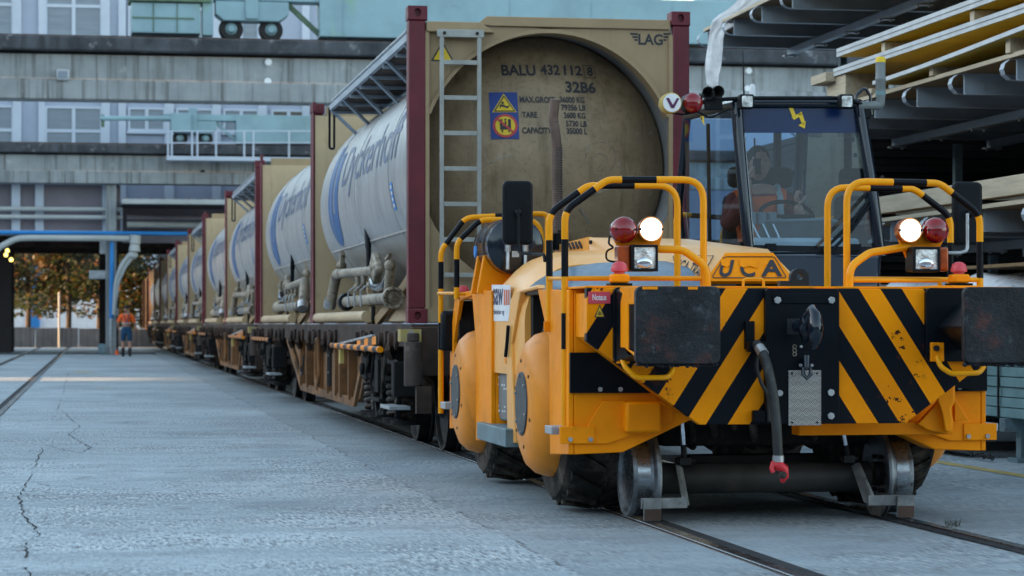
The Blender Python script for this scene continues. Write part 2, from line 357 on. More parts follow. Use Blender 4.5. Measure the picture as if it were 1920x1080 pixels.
# ------------------------------------------------------------------ mesh building
class MB:
    def __init__(s): s.v = []; s.f = []; s.m = []; s.k = 0
    def add(s, vs, fs, k=None):
        n = len(s.v); s.v += [V(p) for p in vs]
        for f in fs: s.f.append([n + i for i in f]); s.m.append(s.k if k is None else k)
        return s
    def box(s, a, b, k=None):
        (x0, y0, z0), (x1, y1, z1) = a, b
        return s.add([(x0, y0, z0), (x1, y0, z0), (x1, y1, z0), (x0, y1, z0), (x0, y0, z1), (x1, y0, z1), (x1, y1, z1), (x0, y1, z1)],
                     [(0, 3, 2, 1), (4, 5, 6, 7), (0, 1, 5, 4), (1, 2, 6, 5), (2, 3, 7, 6), (3, 0, 4, 7)], k)
    def hull(s, a, b, k=None):
        """two rings of equal count joined"""
        n = len(a)
        return s.add(list(a) + list(b), [tuple(range(n))[::-1], tuple(range(n, 2 * n))] + [(i, (i + 1) % n, n + (i + 1) % n, n + i) for i in range(n)], k)
    def prism(s, poly, vec, k=None):
        p = [V(q) for q in poly]; d = V(vec)
        return s.hull(p, [q + d for q in p], k)
    def ring(s, outer, inner, vec, k=None):
        n = len(outer); d = V(vec)
        vs = [V(p) for p in outer] + [V(p) for p in inner]; vs += [p + d for p in vs]
        fs = []
        for i in range(n):
            j = (i + 1) % n
            fs += [(i, j, n + j, n + i), (2 * n + j, 2 * n + i, 3 * n + i, 3 * n + j), (j, i, 2 * n + i, 2 * n + j), (n + i, n + j, 3 * n + j, 3 * n + i)]
        return s.add(vs, fs, k)
    def bar(s, a, b, wx, wz, k=None, up=(0, 0, 1)):
        a, b = V(a), V(b); d = (b - a).normalized(); u = V(up)
        if abs(d.dot(u)) > .98: u = V((0, 1, 0))
        x = d.cross(u).normalized() * wx / 2; z = x.normalized().cross(d).normalized() * wz / 2
        return s.hull([a - x - z, a + x - z, a + x + z, a - x + z], [b - x - z, b + x - z, b + x + z, b - x + z], k)
    def tube(s, path, r, n=12, bands=None, k=None, closed=False):
        P = [V(p) for p in path]
        rs = r if isinstance(r, (list, tuple)) else [r] * len(P)
        L = [0.0]
        for i in range(1, len(P)): L.append(L[-1] + (P[i] - P[i - 1]).length)
        if bands:
            Q, S = [], []
            cuts = sorted(c for b in bands for c in b if 0 < c < L[-1])
            ci = 0
            for i in range(len(P)):
                while ci < len(cuts) and i > 0 and cuts[ci] <= L[i] - 1e-5:
                    f = (cuts[ci] - L[i - 1]) / (L[i] - L[i - 1])
                    if f > 1e-4: Q.append(P[i - 1].lerp(P[i], f)); S.append(cuts[ci])
                    ci += 1
                Q.append(P[i]); S.append(L[i])
            P, L = Q, S; rs = [rs[0]] * len(P)
        up = None; vs = []; m = len(P)
        for i in range(m):
            t = (P[min(i + 1, m - 1)] - P[max(i - 1, 0)]).normalized()
            if closed: t = (P[(i + 1) % m] - P[i - 1]).normalized()
            if up is None:
                up = t.orthogonal().normalized()
            up = (up - t * up.dot(t)).normalized(); q = t.cross(up)
            for j in range(n):
                a = 2 * math.pi * j / n
                vs.append(P[i] + (up * math.cos(a) + q * math.sin(a)) * rs[i])
        for i in range(m if closed else m - 1):
            kk = s.k if k is None else k
            if bands:
                mid = (L[i] + L[min(i + 1, m - 1)]) / 2
                kk = 1 if any(b0 <= mid <= b1 for b0, b1 in bands) else 0
            i2 = (i + 1) % m
            s.add([], [])
            base_i = len(s.v)
            for j in range(n):
                j2 = (j + 1) % n
                s.f.append([base_i + i * n + j, base_i + i * n + j2, base_i + i2 * n + j2, base_i + i2 * n + j]); s.m.append(kk)
        base_i = len(s.v); s.v += vs
        if not closed:
            kk = s.k if k is None else k
            s.f.append([base_i + j for j in range(n)][::-1]); s.m.append(kk)
            s.f.append([base_i + (m - 1) * n + j for j in range(n)]); s.m.append(kk)
        return s
    def cyl(s, a, b, r, n=20, k=None, r2=None):
        return s.tube([a, b], [r, r if r2 is None else r2], n, k=k)
    def lathe(s, prof, o, ax='x', n=40, k=None, a0=0, a1=360):
        """prof = [(radius, distance along axis)]"""
        o = V(o); full = abs(a1 - a0) >= 360; m = n if full else n + 1
        vs = []
        for r, h in prof:
            for j in range(m):
                a = R(a0 + (a1 - a0) * j / n); c, d = r * math.cos(a), r * math.sin(a)
                p = {'x': (h, c, d), 'y': (c, h, d), 'z': (c, d, h)}[ax]
                vs.append(o + V(p))
        fs = []
        for i in range(len(prof) - 1):
            for j in range(m if full else m - 1):
                j2 = (j + 1) % m
                fs.append((i * m + j, i * m + j2, (i + 1) * m + j2, (i + 1) * m + j))
        if full:
            if prof[0][0] > 1e-4: fs.append(tuple(range(m)))
            if prof[-1][0] > 1e-4: fs.append(tuple(range((len(prof) - 1) * m, len(prof) * m)))
        return s.add(vs, fs, k)
    def ball(s, c, r, n=16, k=None):
        r = V((r, r, r)) if isinstance(r, (int, float)) else V(r); c = V(c); m = n // 2
        vs = [c + V((0, 0, r.z))]
        for i in range(1, m):
            a = math.pi * i / m
            for j in range(n):
                b = 2 * math.pi * j / n
                vs.append(c + V((r.x * math.sin(a) * math.cos(b), r.y * math.sin(a) * math.sin(b), r.z * math.cos(a))))
        vs.append(c - V((0, 0, r.z))); fs = []
        for j in range(n):
            fs.append((0, 1 + j, 1 + (j + 1) % n)); fs.append((len(vs) - 1, 1 + (m - 2) * n + (j + 1) % n, 1 + (m - 2) * n + j))
        for i in range(m - 2):
            for j in range(n):
                fs.append((1 + i * n + j, 1 + (i + 1) * n + j, 1 + (i + 1) * n + (j + 1) % n, 1 + i * n + (j + 1) % n))
        return s.add(vs, fs, k)
    def mirror(s):
        """the same shape on the other side of the track centre"""
        t = MB(); t.v = [V((-p.x, p.y, p.z)) for p in s.v]; t.f = [list(reversed(f)) for f in s.f]; t.m = list(s.m)
        return t
    def build(s, name, mats, parent=None, bevel=0, ang=38, seg=2, recalc=True):
        if isinstance(mats, str): mats = [mats]
        off = V((0, 0, 0)); q = parent
        while q: off = off + V(q.location); q = q.parent
        me = bpy.data.meshes.new(name)
        me.from_pydata([p - off for p in s.v], [], s.f)
        for m in mats: me.materials.append(MATS[m])
        me.polygons.foreach_set('material_index', s.m)
        bm = bmesh.new(); bm.from_mesh(me)
        bmesh.ops.remove_doubles(bm, verts=bm.verts, dist=1e-6)
        if recalc: bmesh.ops.recalc_face_normals(bm, faces=bm.faces)
        bm.to_mesh(me); bm.free()
        me.polygons.foreach_set('use_smooth', [True] * len(me.polygons))
        me.set_sharp_from_angle(angle=R(ang))
        o = bpy.data.objects.new(name, me); COL.objects.link(o)
        if parent: o.parent = parent
        if bevel:
            b = o.modifiers.new('bevel', 'BEVEL'); b.width = bevel; b.segments = seg; b.limit_method = 'ANGLE'; b.angle_limit = R(40)
        return o
def tag(o, label=None, cat=None, group=None, kind=None):
    for k, v in (('label', label), ('category', cat), ('group', group), ('kind', kind)):
        if v: o[k] = v
    return o
def thing(name, loc, label, cat, group=None):
    o = bpy.data.objects.new(name, None); COL.objects.link(o); o.location = loc; o.empty_display_size = .3
    return tag(o, label, cat, group)
def copy_tree(o, parent=None):
    c = o.copy(); COL.objects.link(c)
    if parent: c.parent = parent
    for ch in list(o.children): copy_tree(ch, c)
    return c
def fillet(pts, r, n=6):
    P = [V(p) for p in pts]; out = [P[0]]
    for i in range(1, len(P) - 1):
        a, b, c = P[i - 1], P[i], P[i + 1]
        u, v = (a - b), (c - b); lu, lv = u.length, v.length; u.normalize(); v.normalize()
        ang = u.angle(v)
        if ang > 3.1: out.append(b); continue
        d = min(r / math.tan(ang / 2), lu * .49, lv * .49)
        p, q = b + u * d, b + v * d
        for j in range(n + 1):
            t = j / n; out.append(p.lerp(b, t).lerp(b.lerp(q, t), t))
    out.append(P[-1]); return out
def rrect(x0, x1, z0, z1, r, y, n=5):
    out = []
    for cx, cz, a in ((x1 - r, z0 + r, -90), (x1 - r, z1 - r, 0), (x0 + r, z1 - r, 90), (x0 + r, z0 + r, 180)):
        for j in range(n + 1):
            t = R(a + 90 * j / n); out.append(V((cx + r * math.cos(t), y, cz + r * math.sin(t))))
    return out
def letters(txt, bold=0.0, cut=0, shear=0.0):
    """text as flat polygons scaled to a unit box: (verts [(u, v)], faces)"""
    cu = bpy.data.curves.new('lettering', 'FONT'); cu.body = txt; cu.offset = bold; cu.shear = shear; cu.resolution_u = 4
    o = bpy.data.objects.new('lettering', cu); COL.objects.link(o)
    dg = bpy.context.evaluated_depsgraph_get()
    me = bpy.data.meshes.new_from_object(o.evaluated_get(dg))
    bpy.data.objects.remove(o); bpy.data.curves.remove(cu)
    bm = bmesh.new(); bm.from_mesh(me); bpy.data.meshes.remove(me)
    xs = [v.co.x for v in bm.verts]; ys = [v.co.y for v in bm.verts]
    x0, x1, y0, y1 = min(xs), max(xs), min(ys), max(ys)
    for v in bm.verts: v.co = V(((v.co.x - x0) / (x1 - x0), (v.co.y - y0) / (y1 - y0), 0))
    for i in range(1, cut):
        g = bm.verts[:] + bm.edges[:] + bm.faces[:]
        bmesh.ops.bisect_plane(bm, geom=g, plane_co=(0, i / cut, 0), plane_no=(0, 1, 0))
    bm.verts.index_update()
    r = ([(v.co.x, v.co.y) for v in bm.verts], [[v.index for v in f.verts] for f in bm.faces]); bm.free()
    return r
def write(mb, txt, fn, bold=.008, cut=0, k=None, shear=0.0):
    vs, fs = letters(txt, bold, cut, shear)
    return mb.add([fn(u, v) for u, v in vs], fs, k)
def quad(a, b, c, d):
    """map a unit square onto four corners: bottom-left, bottom-right, top-right, top-left"""
    a, b, c, d = map(V, (a, b, c, d))
    return lambda u, v: a.lerp(b, u).lerp(d.lerp(c, u), v)
def skinned(joints, edges, sub=2):
    """one smooth surface round a skeleton: joints = [(x, y, z, radius)]"""
    me = bpy.data.meshes.new('skeleton'); me.from_pydata([j[:3] for j in joints], edges, [])
    o = bpy.data.objects.new('skeleton', me); COL.objects.link(o)
    sm = o.modifiers.new('skin', 'SKIN'); sm.use_smooth_shade = True
    for i, j in enumerate(joints):
        r = j[3]; me.skin_vertices[0].data[i].radius = r if isinstance(r, tuple) else (r, r)
        me.skin_vertices[0].data[i].use_root = (i == 0)
    ss = o.modifiers.new('sub', 'SUBSURF'); ss.levels = sub
    dg = bpy.context.evaluated_depsgraph_get(); dg.update()
    e = o.evaluated_get(dg).to_mesh()
    r = ([v.co.copy() for v in e.vertices], [list(p.vertices) for p in e.polygons])
    bpy.data.objects.remove(o); bpy.data.meshes.remove(me)
    return r
# ================================================================== the yard
g = MB(); n = 1500.0
g.add([(-n, -n, 0), (n, -n, 0), (n, n, 0), (-n, n, 0)], [(0, 1, 2, 3)])
tag(g.build('ground', 'yard'), kind='structure')
# cracks and the yellow edge line lie on the slab
def strip(path, wdt, z, jit=0.0):
    mb = MB(); vs = []; P = [V((p[0], p[1], z)) for p in path]
    for i, p in enumerate(P):
        t = (P[min(i + 1, len(P) - 1)] - P[max(i - 1, 0)]).normalized(); q = V((-t.y, t.x, 0)) * wdt / 2
        f = 1 + random.uniform(-jit, jit)
        vs += [p - q * f, p + q * f]
    return mb.add(vs, [(2 * i, 2 * i + 1, 2 * i + 3, 2 * i + 2) for i in range(len(P) - 1)])
def crackline(px, n=8, amp=.014):
    pts = [PZ(*p) for p in px]; out = []
    for a, b in zip(pts, pts[1:]):
        for i in range(n):
            p = a.lerp(b, i / n); out.append(p + V((random.uniform(-amp, amp), random.uniform(-amp, amp), 0)))
    out.append(pts[-1]); return out
ck = MB()
rc = random.Random(4)
def brokencrack(px, wd, gap):
    P = crackline(px, 12, .013)
    k = 0
    while k < len(P) - 2:
        n_ = rc.randint(3, 9); seg = P[k:k + n_ + 1]
        if len(seg) > 2 and rc.random() > gap:
            m2 = strip(seg, wd * rc.uniform(.5, 1.3), .004, .95); ck.add(m2.v, m2.f)
        k += n_
    for p in P:
        if rc.random() < .25:
            a = p + V((rc.uniform(-.05, .09), rc.uniform(-.1, .1), 0)); m2 = strip([a, a + V((rc.uniform(.01, .05), rc.uniform(-.02, .02), 0)), a + V((rc.uniform(.05, .1), rc.uniform(-.03, .03), 0))], wd * .6, .004, .9); ck.add(m2.v, m2.f)
brokencrack([(128, 700), (110, 765), (82, 835), (52, 905), (36, 932), (44, 965), (76, 1003), (46, 1020), (52, 1062), (62, 1110), (70, 1180)], .0075, .12)
brokencrack([(118, 782), (300, 783), (480, 785)], .012, .3); brokencrack([(160, 795), (280, 793), (410, 800)], .012, .4)
brokencrack([(110, 765), (150, 800), (128, 815), (170, 840), (150, 850)], .006, .3)
for a in ([(40, 930), (72, 931)], [(82, 835), (150, 850)], [(52, 905), (100, 912), (160, 915)], [(180, 937), (222, 936)], [(350, 931), (378, 930)], [(160, 891), (232, 890)], [(408, 893), (436, 894)], [(95, 972), (150, 977)], [(200, 1068), (250, 1069)], [(260, 905), (350, 908)], [(60, 921), (100, 925)], [(500, 1060), (520, 1061)]): brokencrack(a, .007, .1)
tag(ck.build('ground_crack', 'groove'), kind='structure')
tag(strip([(2.93, y) for y in (8, 14, 22, 30, 44, 70)], .13, .004).build('yellow_line', 'mark_yellow'), kind='structure')
pl = strip([(-4.25, 57.6), (-3.9, 57.7)], 1.2, .004); tag(pl.build('paint_patch', 'mark_yellow'), kind='structure')
# rails let into the concrete
def rail(x, y0, y1, label):
    mb = MB(); s = 1 if x > -3 else -1
    inn = 1 if x in (-.75, -6.42) else -1
    mb.box((x - .036, y0, -.05), (x + .036, y1, .012), 1)
    mb.box((x - .046, y0, -.05), (x - .036, y1, .004), 0); mb.box((x + .036, y0, -.05), (x + .046, y1, .004), 0)
    mb.add([(x + inn * .046, y0, .006), (x + inn * .125, y0, .006), (x + inn * .125, y1, .006), (x + inn * .046, y1, .006)], [(0, 1, 2, 3)], 2)
    return tag(mb.build('rail', ['rail_rust', 'rail_top', 'groove'], bevel=.004), label, 'rail', 'rails set in the concrete yard')
rail(-.75, 2, 160, 'near polished rail under the left wheels of the yellow vehicle and train')
rail(.75, 2, 160, 'far rusty rail under the right guide wheel of the yellow vehicle')
rail(-4.98, 20, 160, 'empty dark rail on the left of the yard, the one nearer the train')
rail(-6.42, 20, 160, 'empty dark rail at the far left edge of the yard')

# ================================================================== added sheds past the left edge, unseen: block the sun except a gap
for nm, y0, y1, lab in (('sun_block_shed', -60, 54.3, 'added grey shed left of the yard, out of view, blocking the low sun'), ('sun_block_shed_far', 58.8, 122, 'added grey shed farther along on the left, out of view, blocking the low sun')):
    t = thing(nm, (-48, (y0 + y1) / 2, 0), lab, 'shed')
    MB().box((-54, y0, 0), (-45, y1, 15)).build('wall', 'fascia', t)
    MB().prism([(-54.4, y0 - .3, 15.02), (-44.6, y0 - .3, 15.02), (-49.5, y0 - .3, 16.5)], (0, y1 - y0 + .6, 0)).build('roof', 'dark_soffit', t)
t = thing('sun_block_lintel', (-46, 58, 6.7), 'added slab between the two left sheds, trimming the sun that comes through the gap', 'bridge')  # added lintel keeps sun through the gap low, off the containers
MB().box((-46.6, 54.32, 6.65), (-46, 58.78, 14.8)).build('wall', 'fascia', t)
# added hall behind the camera: cuts frontal sky light, reflects in glass and dark paint
t = thing('reflection_hall', (0, -34, 0), 'added long hall with dark windows behind the camera, unseen, there for reflections', 'building')
MB().box((-44, -46, 0), (40, -34, 10.5)).build('wall', 'fascia', t)
MB().box((-44.4, -46.3, 10.5), (40.4, -33.6, 11.0)).build('roof', 'dark_soffit', t)
for i in range(16):
    for z in (1.2, 5.6): MB().box((-42 + i * 5, -33.99, z), (-38.8 + i * 5, -33.9, z + 2.6)).build('window', 'dark_pane', t)

# ================================================================== crane runway beams
def runway(yb, name, label, cols):
    t = thing(name, (0, yb, 0), label, 'crane beam', 'crane runway beams')
    sec = [(yb, 6.34), (yb, 6.79), (yb + .12, 6.82), (yb + .12, 7.40), (yb - .16, 7.46), (yb - .16, 7.80), (yb + 1.1, 7.80), (yb + 1.1, 7.46), (yb + .8, 7.4), (yb + .8, 6.34)]
    MB().prism([(-26, a, b) for a, b in sec[:4] + sec[8:]], (66, 0, 0)).build('beam', 'concrete', t, bevel=.03)
    MB().prism([(-26, a, b) for a, b in sec[4:8]], (66, 0, 0)).build('top_slab', 'concrete_cap', t, bevel=.04)
    MB().box((-26, yb + .38, 7.80), (40, yb + .46, 7.88)).build('crane_rail', 'rail_rust', t)
    for x, wdt in cols:
        MB().box((x - wdt, yb + .2, 0), (x + wdt, yb + .75, 6.34)).build('column', 'concrete', t, bevel=.03)
    return t
b1 = runway(57, 'runway_beam', 'nearer stained concrete crane beam with two round white lamps on it', [(-20, .35), (-9.2, .35), (18.5, .35)])
for p in ((503, 117), (502, 153)):
    c = PY(*p, 57.1); MB().cyl(c + V((0, .05, 0)), c - V((0, .07, 0)), .085, 20).build('bulkhead_lamp', 'white', b1, bevel=.02)
for p in ((1360, 133), (1358, 167)):
    c = PY(1403 + (p[0] - 1360), p[1], 57.1); MB().cyl(c + V((0, .05, 0)), c - V((0, .07, 0)), .085, 20).build('bulkhead_lamp', 'white', b1, bevel=.02)
c = PY(118, 140, 57.1)
q = MB().box(c - V((.15, .2, .15)), c + V((.15, .02, .12))).build('floodlight', 'galv', b1, bevel=.03)
MB().box(c - V((.11, .215, .1)), c + V((.11, -.2, .06))).build('lens', 'blind', q)
MB().box(PY(113, 178, 57.1) - V((.06, .03, .05)), PY(124, 165, 57.1) + V((0, .05, .1))).build('junction_box', 'concrete', b1)
b2 = runway(91, 'runway_beam', 'farther concrete crane beam in front of the factory facade', [(-20, .3), (-3.17, .2), (16.5, .3)])
for p in ((345, 327), (380, 323)):
    c = PY(*p, 91.1); MB().cyl(c + V((0, .05, 0)), c - V((0, .06, 0)), .09, 16).build('bulkhead_lamp', 'dark_steel', b2)

# ================================================================== gantry crane
cr = thing('gantry_crane', (4, 74, 7.8), 'pale mint green gantry crane standing on the two concrete runway beams', 'crane')
for yb in (57, 91):
    yc = yb + .42
    for x in (-.62, .32):
        wh = MB().lathe([(.10, -.09), (.25, -.09), (.25, .06), (.29, .065), (.29, .09), (.10, .09)], (x, yc, 8.09), 'y', 28).build('crane_wheel', 'dark_steel', cr)
        MB().lathe([(0, -.2), (.08, -.2), (.11, -.12), (.14, -.1)], (x, yc, 8.09), 'y', 16).build('hub', 'mint', wh)
    tr = MB().prism([(-1.0, yc - .3, 8.72), (.72, yc - .3, 8.72), (.72, yc - .3, 8.42), (.5, yc - .3, 8.26), (-.8, yc - .3, 8.26), (-1.0, yc - .3, 8.42)], (0, .6, 0)).build('wheel_truck', 'mint', cr, bevel=.02)
    MB().box((-.3, yc - .36, 8.3), (0, yc - .3, 9.2)).build('pivot', 'mint', tr, bevel=.02)
    MB().box((1.45, yc - .35, 7.92), (16, yc + .45, 8.98)).build('end_carriage', 'mint', cr, bevel=.02)
    for a in range(2, 16, 2):
        MB().box((a, yc - .365, 7.95), (a + .03, yc - .352, 8.95)).build('stiffener', 'mint', cr)
    MB().prism([(.72, yc - .06, 8.78), (.72, yc - .06, 8.62), (1.45, yc - .06, 7.95), (1.45, yc - .06, 8.1)], (0, .12, 0)).build('brace', 'mint_dark' if yb == 57 else 'mint', cr)
    MB().box((-1.25, yc - .25, 8.74), (1.5, yc + .35, 8.98)).build('top_plate', 'mint', cr, bevel=.015)
cb = MB().box((-2.95, 57.1, 7.93), (-1.35, 57.9, 8.64)).build('cabinet', 'mint', cr, bevel=.02)
MB().box((-2.93, 57.06, 8.27), (-1.5, 57.099, 8.295)).build('rib', 'mint_dark', cb)
for a in (-2.45, -1.9): MB().box((a, 57.075, 7.96), (a + .02, 57.099, 8.62)).build('rib', 'mint_dark', cb)
MB().box((-3.02, 57.0, 8.66), (-1.1, 57.95, 8.80)).build('cabinet_roof', 'mint_dark', cr, bevel=.01)
MB().box((-1.3, 57.1, 7.9), (-1.05, 57.5, 9.4)).build('post', 'mint', cr, bevel=.01)
MB().box((-.98, 90.7, 8.3), (-.25, 91.5, 8.98)).build('drive_housing', 'mint', cr, bevel=.02)
MB().tube([PY(188, 222, 90.8), PY(325, 222, 90.8)], .09, 8).build('buffer_arm', 'mint', cr)
MB().box(PY(192, 238, 90.9) - V((.05, .05, 0)), PY(196, 215, 90.9) + V((0, .1, 0))).build('arm_plate', 'mint_dark', cr)
rl = MB()
for px in (315, 322, 360, 370, 405, 458, 475, 542): rl.tube([PY(px, 299, 90.2), PY(px, 246, 90.2)], .035, 8)
for py in (246, 268): rl.tube([PY(313, py, 90.2), PY(620, py, 90.2)], .025, 8)
rl.build('railing', 'facade_trim', cr)
MB().box(PY(313, 300, 90.15), PY(640, 296, 90.15) + V((0, .75, 0))).build('walkway', 'facade_trim', cr)
MB().box((7.5, 57.5, 8.99), (9.0, 91.5, 10.6)).build('bridge_girder', 'mint', cr)
MB().box((12.5, 57.5, 8.99), (14.0, 91.5, 10.6)).build('bridge_girder', 'mint', cr)
for x in (7.2, 12.6, 17):
    pass

# ================================================================== factory
fa = thing('factory_building', (0, 99, 0), 'pale lilac factory with white framed windows and open ground floor', 'building')
Yf = 95.0
MB().box((-34, Yf, 4.55), (34, Yf + .5, 15)).build('wall', 'facade', fa)
MB().box((-34, Yf - .0, 15.05), (34, Yf + 15, 15.4)).build('roof', 'dark_soffit', fa)
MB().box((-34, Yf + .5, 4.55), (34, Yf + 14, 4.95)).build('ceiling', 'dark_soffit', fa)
MB().box((-34, Yf + 13.5, 4.95), (34, Yf + 14, 15)).build('back_wall', 'fascia', fa)
for px0, px1 in ((24, 40), (72, 84), (190, 206), (222, 236), (308, 326), (398, 414), (484, 500), (566, 580)):
    a, b = PY(px0, 300, Yf), PY(px1, 300, Yf)
    MB().box((a.x, Yf - .12, 4.6), (b.x, Yf - .002, 14)).build('pilaster', 'facade_trim', fa, bevel=.01)
def window(x0, x1, z0, z1, bars, tr, pane='blind'):
    f = MB(); wv = .09
    f.box((x0, Yf - .09, z0), (x0 + wv, Yf - .003, z1)); f.box((x1 - wv, Yf - .09, z0), (x1, Yf - .003, z1))
    f.box((x0 + wv, Yf - .09, z0), (x1 - wv, Yf - .003, z0 + wv)); f.box((x0 + wv, Yf - .09, z1 - wv), (x1 - wv, Yf - .003, z1))
    for i in range(1, bars): xx = x0 + (x1 - x0) * i / bars; f.box((xx - .07, Yf - .085, z0 + wv), (xx + .07, Yf - .003, z1 - wv))
    if tr: f.box((x0 + wv, Yf - .08, z0 + tr - .06), (x1 - wv, Yf - .003, z0 + tr + .06))
    o = f.build('window', 'facade_trim', fa)
    MB().box((x0 + wv, Yf - .04, z0 + wv), (x1 - wv, Yf - .004, z1 - wv)).build('pane', pane, o)
    MB().box((x0 - .05, Yf - .16, z0 - .1), (x1 + .05, Yf - .003, z0 - .002)).build('sill', 'facade_trim', o)
zr = [(PY(100, 272, Yf).z, PY(100, 199, Yf).z, .55), (PY(100, 69, Yf).z, PY(100, -26, Yf).z, 1.2)]
for px0, px1, nb in ((-78, 26, 2), (84, 192, 2), (240, 310, 2), (330, 400, 2), (418, 486, 2)):
    for z0, z1, tr in zr:
        up = z1 > 11
        if not up and px0 > 200: z0 = PY(100, 215, Yf).z - .6
        window(PY(px0, 200, Yf).x, PY(px1, 200, Yf).x, z0, z1, nb, tr if (up or px0 < 200) else 0)
window(PY(508, 200, Yf).x, PY(574, 200, Yf).x, PY(100, 225, Yf).z, zr[0][1], 2, 0, 'dark_pane')
# lower storey in front: fascia, canopy, pillars
MB().box((-30, 91.9, 4.62), (PY(226, 400, 91.9).x, 92.3, 6.34)).build('fascia', 'fascia', fa)
for px in (30, 74, 200):
    c = PY(px, 400, 91.9).x
    MB().box((c - .16, 91.75, 4.56), (c + .16, 91.898, 6.33)).build('fascia_post', 'facade_trim', fa, bevel=.01)
MB().box((-30, 91.7, 4.50), (PY(226, 400, 91.9).x, 92.4, 4.618)).build('lintel', 'facade_trim', fa)
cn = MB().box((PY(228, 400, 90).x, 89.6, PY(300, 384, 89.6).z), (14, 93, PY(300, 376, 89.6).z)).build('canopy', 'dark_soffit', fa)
MB().box((PY(228, 400, 89.5).x, 89.35, PY(300, 383, 89.5).z), (14, 89.595, PY(300, 374, 89.5).z)).build('gutter', 'pipe_white', cn, bevel=.02)
for i in range(24):
    x = PY(232, 380, 90).x + i * .45
    MB().box((x, 89.7, PY(300, 371, 89.6).z), (x + .18, 93, PY(300, 376, 89.6).z + .0)).build('rib', 'fascia', cn)
MB().box((PY(230, 400, 92.5).x, 92.5, 4.2), (14, 92.9, PY(300, 385, 92.5).z)).build('canopy_beam', 'fascia', fa)
for py, r, mt in ((408, .10, 'fascia'), (421, .12, 'pipe_white')):
    MB().tube([PY(238, py, 91.6), (13, 91.6, PY(300, py, 91.6).z)], r, 10).build('pipe', mt, fa)
for px0, px1, yy in ((-140, -24, 97), (-20, 22, 97), (-40, 26, 101), (186, 199, 101), (216, 222, 101)):
    a, b = PY(px0, 500, yy), PY(px1, 500, yy)
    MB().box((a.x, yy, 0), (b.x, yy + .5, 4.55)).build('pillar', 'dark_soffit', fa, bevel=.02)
for y in (96.5, 99.5, 102.5, 105.5): MB().box((-33, y, 4.15), (33, y + .3, 4.55)).build('ceiling_beam', 'wagon_dark', fa)
MB().box((-34, 92.2, .002), (-1.5, 92.9, .03)).build('floor_strip', 'groove', fa)
for x, y, z in ((-7.05, 94, PY(2, 470, 94).z), (PY(11, 478, 94).x, 94, PY(11, 478, 94).z), (PY(21, 487, 94).x, 94, PY(21, 487, 94).z)):
    c = V((x, y, z)); tag(MB().ball(c, .075, 12).build('ceiling_lamp', 'lamp_yellow'), {-7.05: 'small glowing yellow lamp at the left picture edge, highest of three'}.get(x, 'small glowing yellow lamp under the soffit, middle of three' if z > 3.9 else 'small glowing yellow lamp over the dark pillar, lowest of three'), 'lamp', 'yellow lamps under the factory soffit')
hb = PY(180, 468, 91.2)
tag(MB().box(PY(187, 476, 91.3), PY(199, 452, 91.3) + V((0, .2, 0))).build('junction_box', 'galv', bevel=.02), 'small grey electrical box on the column above the hanging light', 'electrical box')
hl = thing('hanging_light', tuple(PY(183, 515, 91.6)), 'flat rectangular light box hanging on wires beside the blue pipe', 'light fitting')
MB().box(PY(167, 523, 91.5), PY(199, 507, 91.5) + V((0, .5, 0))).build('housing', 'galv', hl, bevel=.02)
MB().tube([PY(164, 452, 91.6), PY(168, 508, 91.6)], .012, 6).tube([PY(197, 470, 91.6), PY(178, 508, 91.6)], .012, 6).build('wire', 'dark_steel', hl)

# pipes on the front
pw = MB().tube([(-30, 91.5, PY(100, 393, 91.5).z), PY(230, 393, 91.5)], .085, 12).tube([(-30, 91.5, PY(100, 408, 91.5).z), PY(230, 408, 91.5)], .085, 12)
tag(pw.build('twin_pipe', 'pipe_white'), 'pair of straight white pipes running along the lilac fascia', 'pipes')
bp = MB().tube(fillet([(-30, 90.9, PY(100, 437, 90.9).z), PY(206, 437, 90.9), (6, 90.9, PY(400, 438, 90.9).z)], .1), .075, 10)
tag(bp.build('compressed_air_pipe', 'pipe_blue'), 'thin blue pipe running level across the open front of the factory', 'pipe')
dp = thing('downpipe', tuple(PY(210, 664, 90.7)), 'bright blue vertical pipe strapped to the concrete column near the worker', 'pipe')
MB().tube([PY(210, 440, 90.75), PY(209, 597, 90.75)], .085, 12).build('upper_pipe', 'pipe_blue', dp)
MB().tube([PY(209, 597, 90.75), PY(207, 664, 90.75)], .08, 12).build('lower_pipe', 'galv', dp)
MB().box(PY(212, 592, 90.7), PY(222, 578, 90.7) + V((0, .15, 0))).build('valve_box', 'galv', dp, bevel=.01)
ex = thing('ventilation_duct', tuple(PY(250, 470, 91)), 'thick cream ventilation duct with curved ends hung under the blue pipe', 'duct')
MB().tube(fillet([PY(-40, 500, 90.6), PY(0, 463, 90.6), PY(30, 447, 90.6), PY(60, 446, 90.6), PY(243, 447, 90.6)], 1.0, 8), .115, 12).build('duct', 'pipe_white', ex)
MB().cyl(PY(254, 441, 90.6), PY(253, 457, 90.6), .20, 16).cyl(PY(253, 458, 90.6), PY(252, 471, 90.6), .17, 16, r2=.22).ball(PY(250, 478, 90.6), .17).build('fan_housing', 'pipe_white', ex)
MB().tube(fillet([PY(248, 472, 90.6), PY(228, 496, 90.6), PY(217, 530, 90.6), PY(214, 590, 90.6)], 1.2, 8), .085, 10).tube(fillet([PY(250, 480, 90.6), PY(234, 502, 90.6), PY(222, 530, 90.6), PY(217, 565, 90.6)], 1.2, 8), .06, 10).build('hose', 'pipe_white', ex)
tag(MB().box(PY(184, 663, 90.4), PY(198, 645, 90.4) + V((0, .5, 0))).build('equipment_box', 'teal_steel', bevel=.02), 'small grey green box on the ground beside the blue pipe column', 'box')
cn2 = thing('traffic_cone', tuple(PY(219, 665, 88)), 'tiny orange cone on the ground beside the column foot', 'cone')
